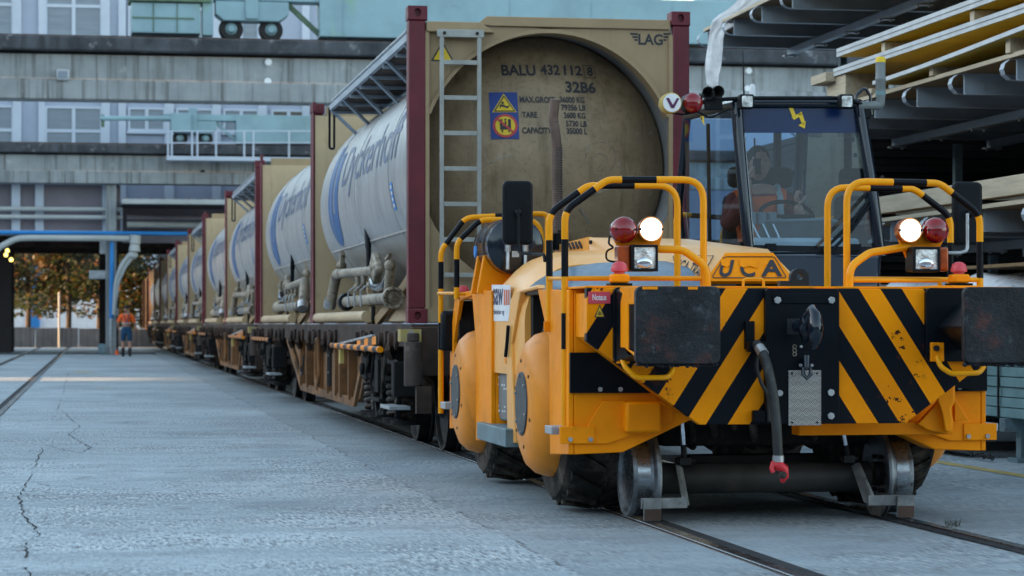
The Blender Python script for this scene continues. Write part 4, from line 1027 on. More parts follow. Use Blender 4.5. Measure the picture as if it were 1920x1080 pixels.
def wagon(label):
    y0 = 19.35
    t = thing('container_wagon', (0, y0, 0), label, 'wagon', 'container wagons of the train')
    L = 19.3
    O = V((0, y0, 0))
    class B(MB):
        def build(s, *a, **k):
            s.v = [p + O for p in s.v]; return MB.build(s, *a, **k)
    for s in (-1, 1): B().box((s * 1.22 - .05, .25, .93), (s * 1.22 + .05, L - .25, 1.118)).build('side_beam', 'wagon_dark', t, bevel=.008)
    B().box((-.35, .3, .72), (.35, L - .3, 1.06)).build('centre_sill', 'wagon_dark', t)
    B().box((-1.16, .3, 1.062), (1.16, L - .3, 1.122)).build('deck', 'wagon_dark', t)
    for y in (.18, L - .3): B().box((-1.27, y, .70), (1.27, y + .12, 1.10)).build('end_beam', 'wagon_dark', t, bevel=.01)
    for s in (-1, 1):
        for y in (.18, L - .18):
            d = -1 if y < 1 else 1
            bf = B().cyl((s * .875, y, .98), (s * .875, y + d * .14, .98), .10, 18).build('buffer', 'dark_steel', t)
    for k in range(18):
        yy = .9 + k * 1.05 + (.22, -.1, .05, -.28, .12)[k % 5]
        if k in (4, 11, 15): continue
        B().prism([(-1.30, yy - .09, 1.06), (-1.30, yy + .09, 1.06), (-1.30, yy + .09, .97), (-1.30, yy, .90), (-1.30, yy - .09, .97)], (.03, 0, 0)).cyl((-1.34, yy + .1, .99), (-1.27, yy + .1, .99), .06, 12).bar((-1.33, yy + .18, .93), (-1.28, yy + .28, .84), .05, .09).build('twist_lock', 'wagon_dark', t, bevel=.006)
    # belly between the bogies
    c0, c1, d0, d1 = 3.7, 13.2, 4.75, 11.0
    for s in (-1, 1):
        x = s * 1.20
        B().prism([(x, c0, .93), (x, c1, .93), (x, d1, .34), (x, d0, .34)], (-s * .03, 0, 0)).build('belly_side', 'wagon_brown', t)
        for (ya, za), (yb, zb) in (((c0, .93), (d0, .34)), ((d0, .34), (d1, .34)), ((d1, .34), (c1, .93))):
            B().bar((s * 1.245, ya, za), (s * 1.245, yb, zb), .09, .035, up=(1, 0, 0)).build('belly_flange', 'wagon_brown', t)
        for y in (5.0, 5.9, 6.4, 7.3, 8.6, 9.9, 10.8): B().box((s * 1.245 - .04, y, .36), (s * 1.245 + .04, y + (.10 if y != 6.4 else .3), .925)).build('belly_rib', 'wagon_brown', t)
    B().add([(-1.17, c0, .93), (1.17, c0, .93), (1.17, d0, .34), (-1.17, d0, .34)], [(0, 1, 2, 3)]).add([(-1.17, d0, .34), (1.17, d0, .34), (1.17, d1, .34), (-1.17, d1, .34)], [(0, 1, 2, 3)]).build('belly_floor', 'wagon_dark', t)
    B().tube(fillet([(-1.31, 8.05, .95), (-1.31, 7.95, .50), (-1.31, 8.15, .42), (-1.31, 8.35, .50), (-1.31, 8.3, .95), (-1.31, 8.05, .95)], .1), .022, 8).build('rope_loop', 'wagon_brown', t)
    B().bar((-1.30, 6.75, .9), (-1.30, 6.75, .45), .03, .03).bar((-1.30, 6.95, .9), (-1.30, 6.95, .45), .03, .03).bar((-1.30, 6.75, .6), (-1.30, 6.95, .6), .03, .02).bar((-1.30, 6.75, .78), (-1.30, 6.95, .78), .03, .02).build('step_ladder', 'dark_steel', t)
    B().tube(fillet([(-1.29, 10.2, .75), (-1.30, 10.2, .6), (-1.30, 10.3, .5), (-1.30, 10.5, .52), (-1.3, 10.5, .6)], .05), .012, 6).build('brake_rod', 'dark_steel', t)
    # striped hand brake bars
    B().tube([(-1.36, 1.6, .90), (-1.36, 5.9, .90)], .028, 10).build('striped_bar', 'stripes_bar', t)
    B().bar((-1.34, 2.0, .98), (-1.34, 3.6, .93), .02, .07).build('striped_plate', 'stripes_bar', t)
    B().bar((-1.35, 5.9, .90), (-1.33, 2.4, 1.02), .03, .02).build('lever', 'galv', t)
    B().box((-1.35, 5.2, .72), (-1.31, 5.35, .88)).build('label_holder', 'mark_yellow', t)
    B().tube([(-1.36, 15.0, .90), (-1.36, 18.6, .90)], .028, 10).build('striped_bar', 'stripes_bar', t)
    B().box((-1.37, .12, .98), (-1.20, .3, 1.08)).build('end_marker', 'mark_yellow', t)
    B().cyl((-1.28, .02, .62), (-1.28, .02, .98), .075, 20).cyl((-1.28, .02, .98), (-1.28, .02, 1.05), .05, 16).build('damper', 'spring', t, bevel=.008)
    B().bar((-1.2, .0, .4), (-1.2, .0, .62), .12, .1).build('damper_foot', 'wagon_dark', t)
    for yc in (2.65, 16.7):
        bg_ = thing('bogie', (0, y0 + yc, 0), None, None); bg_.parent = t; bg_.location = (0, yc, 0)
        def Q(m): m.v = [p + O + V((0, yc, 0)) for p in m.v]; return m
        for s in (-1, 1):
            x = s * 1.0
            Q(MB().prism([(x, -1.35, .62), (x, -1.35, .44), (x, -1.0, .36), (x, -.55, .34), (x, -.2, .52), (x, .2, .52), (x, .55, .34), (x, 1.0, .36), (x, 1.35, .44), (x, 1.35, .62), (x, .5, .72), (x, -.5, .72)], (-s * .08, 0, 0))).build('side_frame', 'wagon_dark', bg_, bevel=.01)
            for dy in (-.9, .9):
                Q(MB().lathe([(.07, s * .60), (.30, s * .66), (.46, s * .66), (.46, s * .685), (.435, s * .70), (.43, s * .80), (.40, s * .80), (.37, s * .77), (.16, s * .79), (.12, s * .84), (0, s * .84)], (0, dy, .442), 'x', 40)).build('wheel', 'dark_steel', bg_)
                Q(MB().box((x - .02 if s > 0 else x - .12, dy - .14, .28), (x + .12 if s > 0 else x + .02, dy + .14, .54)).cyl((s * 1.08, dy, .42), (s * 1.2, dy, .42), .10, 16)).build('axle_box', 'undercarriage', bg_, bevel=.02)
                for e in (-.3, .3):
                    pth = [(s * 1.16 + .075 * math.cos(a * .55), dy + e + .075 * math.sin(a * .55), .30 + a * .0052) for a in range(58)]
                    Q(MB().tube(pth, .024, 7)).build('spring', 'spring', bg_)
                    Q(MB().cyl((s * 1.16, dy + e, .62), (s * 1.16, dy + e, .66), .12, 16).cyl((s * 1.16, dy + e, .25), (s * 1.16, dy + e, .29), .13, 16)).build('spring_seat', 'undercarriage', bg_)
            Q(MB().box((s * 1.1, -.3, .30), (s * 1.25, -.05, .55)).box((s * 1.2, -.42, .42), (s * 1.30, .42, .45)).box((s * 1.2, -.15, .5), (s * 1.28, .1, .8)).tube(fillet([(s * 1.26, -.45, .8), (s * 1.28, -.5, .6), (s * 1.24, -.3, .4), (s * 1.26, .0, .3)], .1), .016, 6).tube(fillet([(s * 1.26, .3, .85), (s * 1.28, .4, .55), (s * 1.24, .2, .36)], .1), .014, 6).cyl((s * 1.22, -.32, .36), (s * 1.22, -.32, .6), .05, 10).cyl((s * 1.24, .25, .62), (s * 1.24, .3, .3), .035, 10)).build('brake_gear', 'undercarriage', bg_, bevel=.006)
        for dy in (-.9, .9): Q(MB().cyl((-.66, dy, .43), (.66, dy, .43), .07, 14)).build('axle', 'undercarriage', bg_)
        for s in (-1, 1):
            Q(MB().tube(fillet([(s * 1.27, -.75, .92), (s * 1.31, -.8, .62), (s * 1.29, -.62, .5), (s * 1.28, -.55, .92)], .12), .017, 7)).build('brake_hose', 'rubber', bg_)
            Q(MB().tube(fillet([(s * 1.26, .55, .92), (s * 1.30, .62, .68), (s * 1.28, .78, .55), (s * 1.26, .85, .9)], .1), .013, 7)).build('brake_hose', 'rubber', bg_)
            Q(MB().box((s * 1.10, -1.5, .50), (s * 1.30, -1.32, .80)).bar((s * 1.24, -1.42, .5), (s * 1.24, -1.3, .3), .05, .03)).build('valve_box', 'undercarriage', bg_, bevel=.015)
            Q(MB().box((s * 1.18, .62, .60), (s * 1.30, 1.02, .84)).cyl((s * 1.3, .8, .7), (s * 1.34, .8, .7), .06, 14)).build('brake_cylinder', 'undercarriage', bg_, bevel=.02)
            Q(MB().bar((s * 1.22, -1.2, .78), (s * 1.22, 1.2, .84), .02, .05).bar((s * 1.25, -.6, .66), (s * 1.25, -.1, .3), .02, .04).bar((s * 1.25, .5, .66), (s * 1.25, .12, .28), .02, .04)).build('brake_rod', 'dark_steel', bg_)
            Q(MB().box((s * 1.2, -1.85, .40), (s * 1.38, -1.2, .43))).build('step_board', 'galv', bg_, bevel=.004)
        Q(MB().box((-1.0, -.2, .5), (1.0, .2, .70))).build('bolster', 'wagon_dark', bg_)
    return t
ordn = ['', 'second', 'third', 'fourth', 'fifth', 'sixth', 'seventh', 'eighth', 'ninth', 'last']
c1 = container(True, 'nearest beige tank container with ladder and BALU 432 112 lettering behind the yellow vehicle')
protos = {}
for i in range(1, 10):
    w_, h_ = divmod(i, 2)
    y = Y0 + w_ * 19.5 + h_ * 9.18
    lab = f'{ordn[i]} white tank container from the front of the train' if i < 9 else 'farthest white tank container, at the end of the train'
    if i <= 2: c = protos[i % 2] = container(False, lab, i % 2 == 1)
    else: c = copy_tree(protos[i % 2])
    c.location = (0, y, ZB); c['label'] = lab
wg = None
for i in range(5):
    lab = ['nearest rusty container wagon with brown belly plates, coupled to the yellow vehicle', 'second rusty container wagon from the front of the train', 'third rusty container wagon from the front of the train', 'fourth rusty container wagon from the front of the train', 'farthest rusty container wagon near the factory columns'][i]
    if wg is None: wg = c = wagon(lab)
    else: c = copy_tree(wg); c['label'] = lab
    c.location = (0, 19.35 + i * 19.5, 0)
hw = thing('covered_wagon', (0, 124, 0), 'dark brown covered wagon at the far end of the train', 'wagon')
MB().prism([(-1.35, 117.6, .9), (1.35, 117.6, .9), (1.35, 117.6, 3.3), (.8, 117.6, 3.8), (-.8, 117.6, 3.8), (-1.35, 117.6, 3.3)], (0, 13, 0)).build('body', 'wagon_dark', hw, bevel=.05)
rb = MB()
for k in range(12): rb.box((-1.42, 118 + k * 1.1, .95), (-1.352, 118.12 + k * 1.1, 3.25))
rb.build('wall_ribs', 'wagon_dark', hw)
for y in (119.5, 121.3, 127, 128.8):
    for s in (-1, 1): MB().lathe([(0, s * .68), (.44, s * .68), (.44, s * .8), (0, s * .82)], (0, y, .45), 'x', 28).build('wheel', 'dark_steel', hw)
# ================================================================== the yellow road-rail shunting vehicle
tug = thing('shunting_vehicle', (0, 14.5, 0), 'yellow and black striped road rail shunting vehicle with cab and front buffers', 'rail vehicle')
HW = 1.22
# underbody
MB().box((-.62, 13.5, .42), (.62, 18.2, .95)).box((-1.0, 14.9, .45), (1.0, 15.6, .9)).box((-1.05, 16.9, .5), (1.05, 18.1, 1.0)).build('chassis', 'undercarriage', tug, bevel=.02)
ub = MB()
for i in range(9):
    x = -.5 + i * .12
    ub.tube(fillet([(x, 13.45, .75), (x + .04, 13.38, .5 + .05 * (i % 3)), (x + .12, 13.7, .40), (x + .1, 14.4, .5)], .12), .018 + .006 * (i % 2), 7)
ub.build('underbody_hoses', 'rubber', tug)
# tyres
def tyre(s, y):
    cz = .635; prof = [(.30, -.23), (.46, -.25), (.55, -.235), (.585, -.19), (.595, 0), (.585, .19), (.55, .235), (.46, .25), (.30, .23)]
    o = MB().lathe([(r, h) for r, h in prof], (s * .88, y, cz), 'x', 56)
    n = 22
    for k in range(n):
        for sd in (-1, 1):
            a0 = 2 * math.pi * (k + (.5 if sd > 0 else 0)) / n
            ring_a, ring_b = [], []
            for rr, lst in ((.585, ring_a), (.622, ring_b)):
                for xx, da in ((.01, 0), (.20, .20), (.20, .31), (.01, .11)):
                    a = a0 + da
                    r2 = rr - (.02 if xx > .1 else 0)
                    lst.append(V((s * .88 + sd * xx, y + r2 * math.sin(a), cz + r2 * math.cos(a))))
            o.hull(ring_a, ring_b)
    t = o.build('tyre', 'rubber', tug)
    MB().lathe([(.30, -.2), (.28, -.16), (.12, -.1), (0, -.1)], (s * .88, y, cz), 'x', 30).build('rim', 'yellow', t)
for s in (-1, 1):
    for y in (14.25, 16.9): tyre(s, y)
# round covers over the wheels
def wheel_cover(s, y):
    prof = [(0, -.035), (.19, -.035), (.30, -.028), (.37, 0), (.415, .05), (.437, .12), (.44, .22), (.43, .36), (.40, .36)]
    o = MB().lathe([(r, h * -s) for r, h in prof], (s * 1.265, y, .645), 'x', 64)
    c = o.build('wheel_cover', 'cover_orange', tug, ang=60)
    hb = MB().lathe([(0, s * .045), (.188, s * .045), (.192, s * .036), (.192, s * .02)], (s * 1.265, y, .645), 'x', 40).build('hub_plate', 'hub', c)
    b = MB(); d = MB()
    for k in range(6):
        a = R(k * 60 + 20); p = V((s * 1.312, y + .172 * math.cos(a), .645 + .172 * math.sin(a))); b.cyl(p, p + V((s * .008, 0, 0)), .009, 8)
        p = V((s * 1.2985, y + .26 * math.cos(a), .645 + .26 * math.sin(a))); d.cyl(p, p + V((s * .003, 0, 0)), .011, 8)
    b.build('bolt', 'bare_metal', hb); d.build('fixing_hole', 'ink', c)
for s in (-1, 1):
    for y in (14.23, 16.9): wheel_cover(s, y)
# fender side plates: outline at the left side, arch left open
def L(*pts): return [PX(px, py, -HW) for px, py in pts]
def both(mb, name, mt, bevel=0, ang=38):
    a = mb.build(name, mt, tug, bevel, ang); b = mb.mirror().build(name, mt, tug, bevel, ang); return a, b
def sideplate(outer, depth=.03): return MB().prism(outer, (depth, 0, 0))
both(sideplate(L((1008, 543), (1066, 543), (1066, 852), (1031, 852), (1029, 640))), 'fender_front', 'yellow', .006)
both(sideplate(L((885, 551), (921, 551), (921, 826), (892, 826), (892, 640))), 'fender_rear', 'yellow', .006)
both(sideplate(L((853, 556), (863, 556), (850, 642), (852, 803), (843, 803), (844, 640))), 'fender_edge', 'yellow', .004)
both(sideplate(L((853, 556), (856, 549), (887, 545), (921, 545), (921, 553), (886, 553), (862, 564))), 'fender_lip', 'yellow', .004)
# rear fender block behind the front face of the opening, dark inside
for s in (-1, 1):
    MB().box((s * 1.0 - .2 if s < 0 else .62, 15.95, 1.30), (s * 1.0 + .38 if s < 0 else 1.2, 17.6, 1.33)).build('fender_top', 'yellow', tug)
    MB().box((s * 1.0 - .02, 16.0, .75), (s * 1.0 + .02, 17.6, 1.295)).box((min(s * 1.2, s * .6), 17.4, .5), (max(s * 1.2, s * .6), 17.45, 1.29)).build('arch_lining', 'undercarriage', tug)
    MB().box((s * .6 - .02, 13.5, .7), (s * .6 + .02, 17.6, 1.3)).build('inner_wing', 'undercarriage', tug)
# rear wing angled plates
both(MB().prism([PX(921, 551, -HW) + V((.03, 0, 0)), PX(921, 826, -HW) + V((.03, 0, 0)), PX(921, 826, -HW) + V((.35, -.05, 0)), PX(921, 551, -HW) + V((.35, -.05, 0))], (0, .03, 0)), 'fender_web', 'yellow')
# engine hood between the wheels: section in x, z swept along y, shoulder rounded
def hood_sec(y, top, side, xr=-.15):
    pts = [(-HW + .02, .80), (-HW + .02, side - .16)]
    for k in range(1, 9):
        a = math.pi / 2 * k / 8
        pts.append((-HW + .02 + .34 * (1 - math.cos(a)), side - .16 + (top - side + .16) * math.sin(a)))
    pts += [(-.5, top + .02), (xr, top + .01), (xr, .80)]
    return [V((x, y, z)) for x, z in pts]
secs = [hood_sec(14.70, 1.49, 1.30), hood_sec(14.85, 1.54, 1.34), hood_sec(15.2, 1.585, 1.38), hood_sec(15.6, 1.57, 1.38), hood_sec(15.95, 1.50, 1.36)]
h = MB(); n_ = len(secs[0])
for s_ in secs: h.v += s_
for i in range(len(secs) - 1):
    for j in range(n_):
        h.f.append([i * n_ + j, i * n_ + (j + 1) % n_, (i + 1) * n_ + (j + 1) % n_, (i + 1) * n_ + j]); h.m.append(0)
h.f.append(list(range(n_))[::-1]); h.f.append([4 * n_ + j for j in range(n_)]); h.m += [0, 0]
hood = h.build('engine_hood', 'peach', tug, ang=50)
# black sloping nose of the hood, above the front fender
ns = MB(); cols = []
xs_ = [-1.19, -1.13, -1.04, -.92, -.75, -.55, -.35, -.2]
top_ = [1.335, 1.385, 1.44, 1.475, 1.50, 1.512, 1.515, 1.51]
for x, z in zip(xs_, top_):
    for f in (0, .25, .5, .75, 1.0):
        zz = z + (1.318 - z) * (f ** 1.15) if z > 1.33 else z
        ns.v.append(V((x, 14.69 - .62 * f * (1 if z > 1.33 else .4), zz)))
for i in range(len(xs_) - 1):
    for j in range(4): ns.f.append([i * 5 + j, i * 5 + j + 1, (i + 1) * 5 + j + 1, (i + 1) * 5 + j]); ns.m.append(0)
ns.build('hood_nose', 'nose', tug, ang=70, recalc=True)
both(MB().box((-1.19, 13.48, 1.300), (-.3, 14.75, 1.322)), 'fender_deck', 'black_paint')
both(MB().box((-1.20, 13.46, 1.27), (-1.10, 14.2, 1.318)), 'deck_edge', 'yellow', .004)
# curved peach jamb along the hood's front edge
jm = [PX(*p, -HW + .0) for p in ((976, 556), (966, 640), (975, 832))]
MB().prism(L((1009, 541), (975, 549), (958, 645), (966, 831), (951, 829), (949, 640), (957, 560), (968, 545), (1006, 534)), (.05, 0, 0)).build('arch_jamb', 'peach', tug, bevel=.008)
both(MB().box((-1.165, 14.6, .45), (-.62, 14.68, 1.295)), 'arch_back', 'undercarriage')
# sticker and latch on the hood flank
def hs_(px0, px1, py0, py1, off):
    xx = -HW + .02 - off
    return quad(PX(px0, py1, xx), PX(px1, py1, xx), PX(px1, py0, xx), PX(px0, py0, xx))
f = hs_(922, 957, 534, 602, .003); b = MB().add([f(0, 0), f(1, 0), f(1, 1), f(0, 1)], [(0, 1, 2, 3)]); st = b.build('sticker', 'white', tug)
b = MB(); write(b, 'saw', hs_(924, 943, 541, 572, .005), .02); b.build('lettering', 'ink_navy', st)
b = MB()
for i in range(3): f = hs_(944.5 + i * 4, 947 + i * 4, 543, 572, .005); b.add([f(0, 0), f(1, 0), f(1, 1), f(0, 1)], [(0, 1, 2, 3)])
b.build('slashes', 'ink_orange', st)
b = MB(); write(b, 'schmitter ag', hs_(923, 945, 580, 592, .005), .01); b.build('small_lettering', 'ink_navy', st)
lt = MB().box(PX(946, 682, -HW + .0), PX(954, 655, -HW + .02)).build('latch_plate', 'yellow', tug)
xx = -HW - .015; MB().tube([PX(948, 668, xx), PX(951, 640, xx), PX(953, 611, xx)], .012, 8).build('handle', 'black_plastic', lt)
# grey locker, step between the wheels
lk = MB().prism([PX(925, 690, -1.17), PX(958, 687, -1.17), PX(958, 790, -1.17), PX(937, 788, -1.17), PX(929, 740, -1.17)], (.3, 0, 0)).build('locker', 'grey_plastic', tug, bevel=.012)
b = MB()
for px, py, wd in ((926, 706, 5), (931, 706, 6), (927, 718, 3), (932, 719, 5), (940, 720, 8), (944, 727, 11), (934, 759, 3), (945, 761, 4), (934, 768, 5), (941, 769, 8)):
    xx = -1.173; f = quad(PX(px, py + 4, xx), PX(px + wd, py + 4, xx), PX(px + wd, py, xx), PX(px, py, xx))
    for k in range(max(1, wd // 3)): b.add([f(k / max(1, wd // 3), 0), f((k + .7) / max(1, wd // 3), 0), f((k + .7) / max(1, wd // 3), 1), f(k / max(1, wd // 3), 1)], [(0, 1, 2, 3)])
for q in ((929, 735, 934, 736), (929, 747, 934, 748), (929, 730, 930, 747), (933, 730, 934, 747)):
    xx = -1.173; f = quad(PX(q[0], q[3], xx), PX(q[2], q[3], xx), PX(q[2], q[1], xx), PX(q[0], q[1], xx)); b.add([f(0, 0), f(1, 0), f(1, 1), f(0, 1)], [(0, 1, 2, 3)])
b.build('small_marks', 'panel_white', lk)
both(MB().box((-1.27, 15.0, .345), (-.95, 16.15, .46)), 'step', 'teal_steel', .006)
# ---------------- front body and striped plate
BY = 13.2
MB().prism([(x, BY, z) for x, z in ((-HW + .031, 1.315), (-HW + .031, .395), (-.91, .405), (-.53, .58), (.53, .58), (.91, .405), (HW - .031, .395), (HW - .031, 1.315))], (0, .22, 0)).build('front_body', 'yellow', tug, bevel=.006)
both(MB().prism([PY(1069, 661, BY - .03), PY(1122, 661, BY - .03), PY(1238, 737, BY - .03), PY(1069, 737, BY - .03)], (0, .028, 0)), 'black_panel', 'black_paint', .003)
for px in (1125, 1163): p = PY(px, 730, BY - .03); both(MB().cyl(p, p - V((0, .012, 0)), .014, 6), 'bolt', 'bare_metal')
both(MB().box(PY(1174, 812, BY - .1), PY(1234, 752, BY - .001)), 'bump_box', 'yellow', .018)
both(MB().prism([PY(1080, 833, BY - .02), PY(1130, 752, BY - .02), PY(1262, 752, BY - .02), PY(1262, 790, BY - .02), PY(1180, 818, BY - .02), PY(1140, 832, BY - .02)], (0, .018, 0)), 'lower_apron', 'yellow', .003)
both(MB().box(PY(1050, 832, BY - .03), PY(1114, 799, BY - .005)), 'step_bracket', 'yellow', .004)
for px in (1069, 1107): p = PY(px, 824, BY - .03); both(MB().cyl(p, p - V((0, .012, 0)), .014, 6), 'bolt', 'bare_metal')
both(MB().box((-1.31, 13.24, .505), (-1.2, 13.44, .55)), 'step_tread', 'galv', .004)
PY0 = 12.75
MB().prism([(x, PY0, z) for x, z in ((-1.21, 1.315), (-1.21, 1.03), (-.585, .575), (.585, .575), (1.21, 1.03), (1.21, 1.315))], (0, .06, 0)).build('striped_plate', 'stripes', tug, bevel=.004)
MB().prism([(x, PY0 + .061, z) for x, z in ((-1.18, 1.29), (-1.18, 1.05), (-.6, .62), (.6, .62), (1.18, 1.05), (1.18, 1.29))], (0, .38, 0)).build('front_frame', 'yellow', tug)
MB().box((-1.21, 12.78, 1.316), (1.21, 13.45, 1.328)).build('front_deck', 'yellow', tug, bevel=.003)
# bent guard under the right side, bar under it
MB().box((.05, 13.0, .50), (.95, 13.15, .572)).build('lower_bar', 'yellow', tug, bevel=.006)
MB().prism([PY(1754, 735, 12.9), PY(1790, 712, 12.9), PY(1790, 755, 12.9), PY(1783, 765, 12.9), PY(1787, 790, 12.9), PY(1783, 811, 12.9), PY(1772, 810, 12.9), PY(1766, 775, 12.9), PY(1758, 752, 12.9)], (.02, .05, 0)).build('bent_guard', 'yellow', tug, bevel=.01)
MB().prism([PY(1722, 795, 12.95), PY(1768, 745, 12.95), PY(1780, 815, 12.95), PY(1740, 806, 12.95)], (0, .05, 0)).build('gusset', 'yellow', tug, bevel=.004)
MB().prism([PY(1790, 745, 13.1), PY(1815, 786, 13.1), PY(1790, 790, 13.1)], (0, .04, 0)).build('gusset', 'yellow', tug, bevel=.004)
MB().box(PY(1790, 728, 13.1), PY(1829, 700, 13.14)).build('rubber_flap', 'black_paint', tug)
# centre plate
CYp = 12.70
pl = rrect(PY(1436, 600, CYp).x, PY(1574, 600, CYp).x, .577, PY(1500, 541, CYp).z, .02, CYp)
cp = MB().prism(pl, (0, .048, 0)).build('coupler_plate', 'black_paint', tug, bevel=.004)
MB().box(PY(1476, 627, CYp - .003), PY(1506, 597, CYp - .001)).build('slot', 'groove', cp)  # raised near-black box stands in for the dark inside the hole
MB().prism(rrect(PY(1449, 570, CYp - .01).x, PY(1566, 570, CYp - .01).x, PY(1449, 569, CYp).z, PY(1449, 550, CYp).z, .01, CYp - .008), (0, .008, 0)).build('weld_bar', 'black_paint', cp, bevel=.003)
for px, py, r in ((1457, 563, .021), (1558, 563, .021), (1461, 737, .018), (1557, 736, .021), (1557, 780, .021), (1501, 650, .008), (1500, 685, .009), (1521, 685, .009)):
    p = PY(px, py, CYp); MB().cyl(p, p - V((0, .018, 0)), r, 6 if r > .02 else 12).build('bolt', 'bare_metal', cp, bevel=.003)
b = MB()
for py in (650, 657, 664): p = PY(1490, py, CYp - .002); b.tube([p + V((.010 * math.cos(R(a)), 0, .010 * math.sin(R(a)))) for a in range(0, 360, 30)], .003, 6, closed=True)
b.build('ring_mark', 'pipe_beige', cp)
ckp = MB().box(PY(1478.5, 798, CYp - .008), PY(1539, 694, CYp - .001)).build('checker_plate', 'checker', cp, bevel=.001)
b = MB()
for px, py in ((1485, 700), (1532, 700), (1485, 792), (1532, 792)): p = PY(px, py, CYp - .008); b.cyl(p, p - V((0, .004, 0)), .006, 8)
b.build('screw', 'dark_steel', ckp)
# hook
c0 = PY(1500, 613, 12.62)
hk = MB()
hk.tube([PY(1492, 612, 12.72), PY(1508, 610, 12.60), PY(1514, 600, 12.52)], [.03, .035, .03], 14)
hk.v_ = None
pth = [(1508, 640, 12.60, .020), (1509, 612, 12.56, .040), (1516, 592, 12.54, .036), (1524, 580, 12.50, .026), (1528, 592, 12.47, .035), (1529, 615, 12.45, .043), (1528, 635, 12.46, .038), (1526, 648, 12.48, .024), (1525, 654, 12.50, .010)]
hk.tube([PY(a, b_, y) for a, b_, y, r in pth], [r for *_, r in pth], 16)
hk.build('tow_hook', 'black_gloss', tug, ang=80)
sk = MB().tube([PY(1512, 668, 12.66), PY(1512, 690, 12.64)], .022, 12).tube([PY(1506, 690, 12.62), PY(1506, 702, 12.61), PY(1513, 710, 12.61), PY(1520, 702, 12.61), PY(1520, 690, 12.62)], .012, 8)
sk.build('shackle', 'black_gloss', tug)
# lifting eye on the deck
yo = 12.84; c_ = PY(1500, 519, yo); ou = []; inn = []
for k in range(24):
    a = R(k * 15); x, z = math.cos(a), math.sin(a)
    ou.append(c_ + (V((.053 * x, 0, .048 * z)) if z > -.1 else V((.053 * max(-1, min(1, x * 1.3)), 0, -.075))))
    inn.append(c_ + V((.017 * x, 0, .018 * z)))
MB().ring(ou, inn, (0, .045, 0)).build('lifting_eye', 'dark_steel', tug, bevel=.003)
MB().box(PY(1463, 539, 12.84), PY(1477, 527, 12.9)).build('deck_stud', 'dark_steel', tug)
MB().tube(fillet([PY(1393, 540, 12.86), PY(1394, 523, 12.86), PY(1431, 523, 12.86), PY(1432, 540, 12.86)], .02), .008, 8).build('small_handle', 'yellow_tube', tug)
# air hose
MB().box(PY(1398, 655, 12.71), PY(1412, 602, 12.748)).box(PY(1404, 660, 12.66), PY(1432, 640, 12.72)).build('hose_bracket', 'black_paint', tug, bevel=.004)
hp_ = [PY(1418, 645, 12.66), PY(1430, 660, 12.58), PY(1440, 690, 12.50), PY(1450, 740, 12.45), PY(1456, 800, 12.43), PY(1459, 856, 12.43)]
ho = MB().tube(fillet(hp_, .3, 5), .027, 16).build('air_hose', 'hose', tug)
MB().tube([PY(1424, 652, 12.62), PY(1432, 664, 12.57)], .030, 14).build('clamp', 'bare_metal', ho)
MB().tube([PY(1459, 854, 12.43), PY(1459, 866, 12.43)], .031, 16).build('ferrule', 'bare_metal', ho)
gl = MB().tube([PY(1453, 868, 12.43), PY(1460, 873, 12.42), PY(1470, 880, 12.42), PY(1471, 893, 12.42), PY(1466, 905, 12.42)], [.022, .030, .026, .024, .010], 14).tube([PY(1452, 868, 12.43), PY(1447, 878, 12.42), PY(1450, 886, 12.41)], [.02, .014, .012], 10)
gl.build('coupling_head', 'red_plastic', ho, ang=80)
MB().lathe([(.013, -.035), (.02, -.035), (.02, 0), (.013, 0)], PY(1465, 890, 12.42), 'y', 18).build('seal', 'rubber', ho)
MB().tube(fillet([PY(1422, 655, 12.7), PY(1418, 690, 12.69), PY(1428, 720, 12.69), PY(1440, 740, 12.69), PY(1442, 790, 12.7)], .1), .01, 8).build('thin_hose', 'hose', tug)
MB().box(PY(1413, 793, 12.7), PY(1432, 769, 12.748)).build('valve_cover', 'black_paint', tug, bevel=.008)
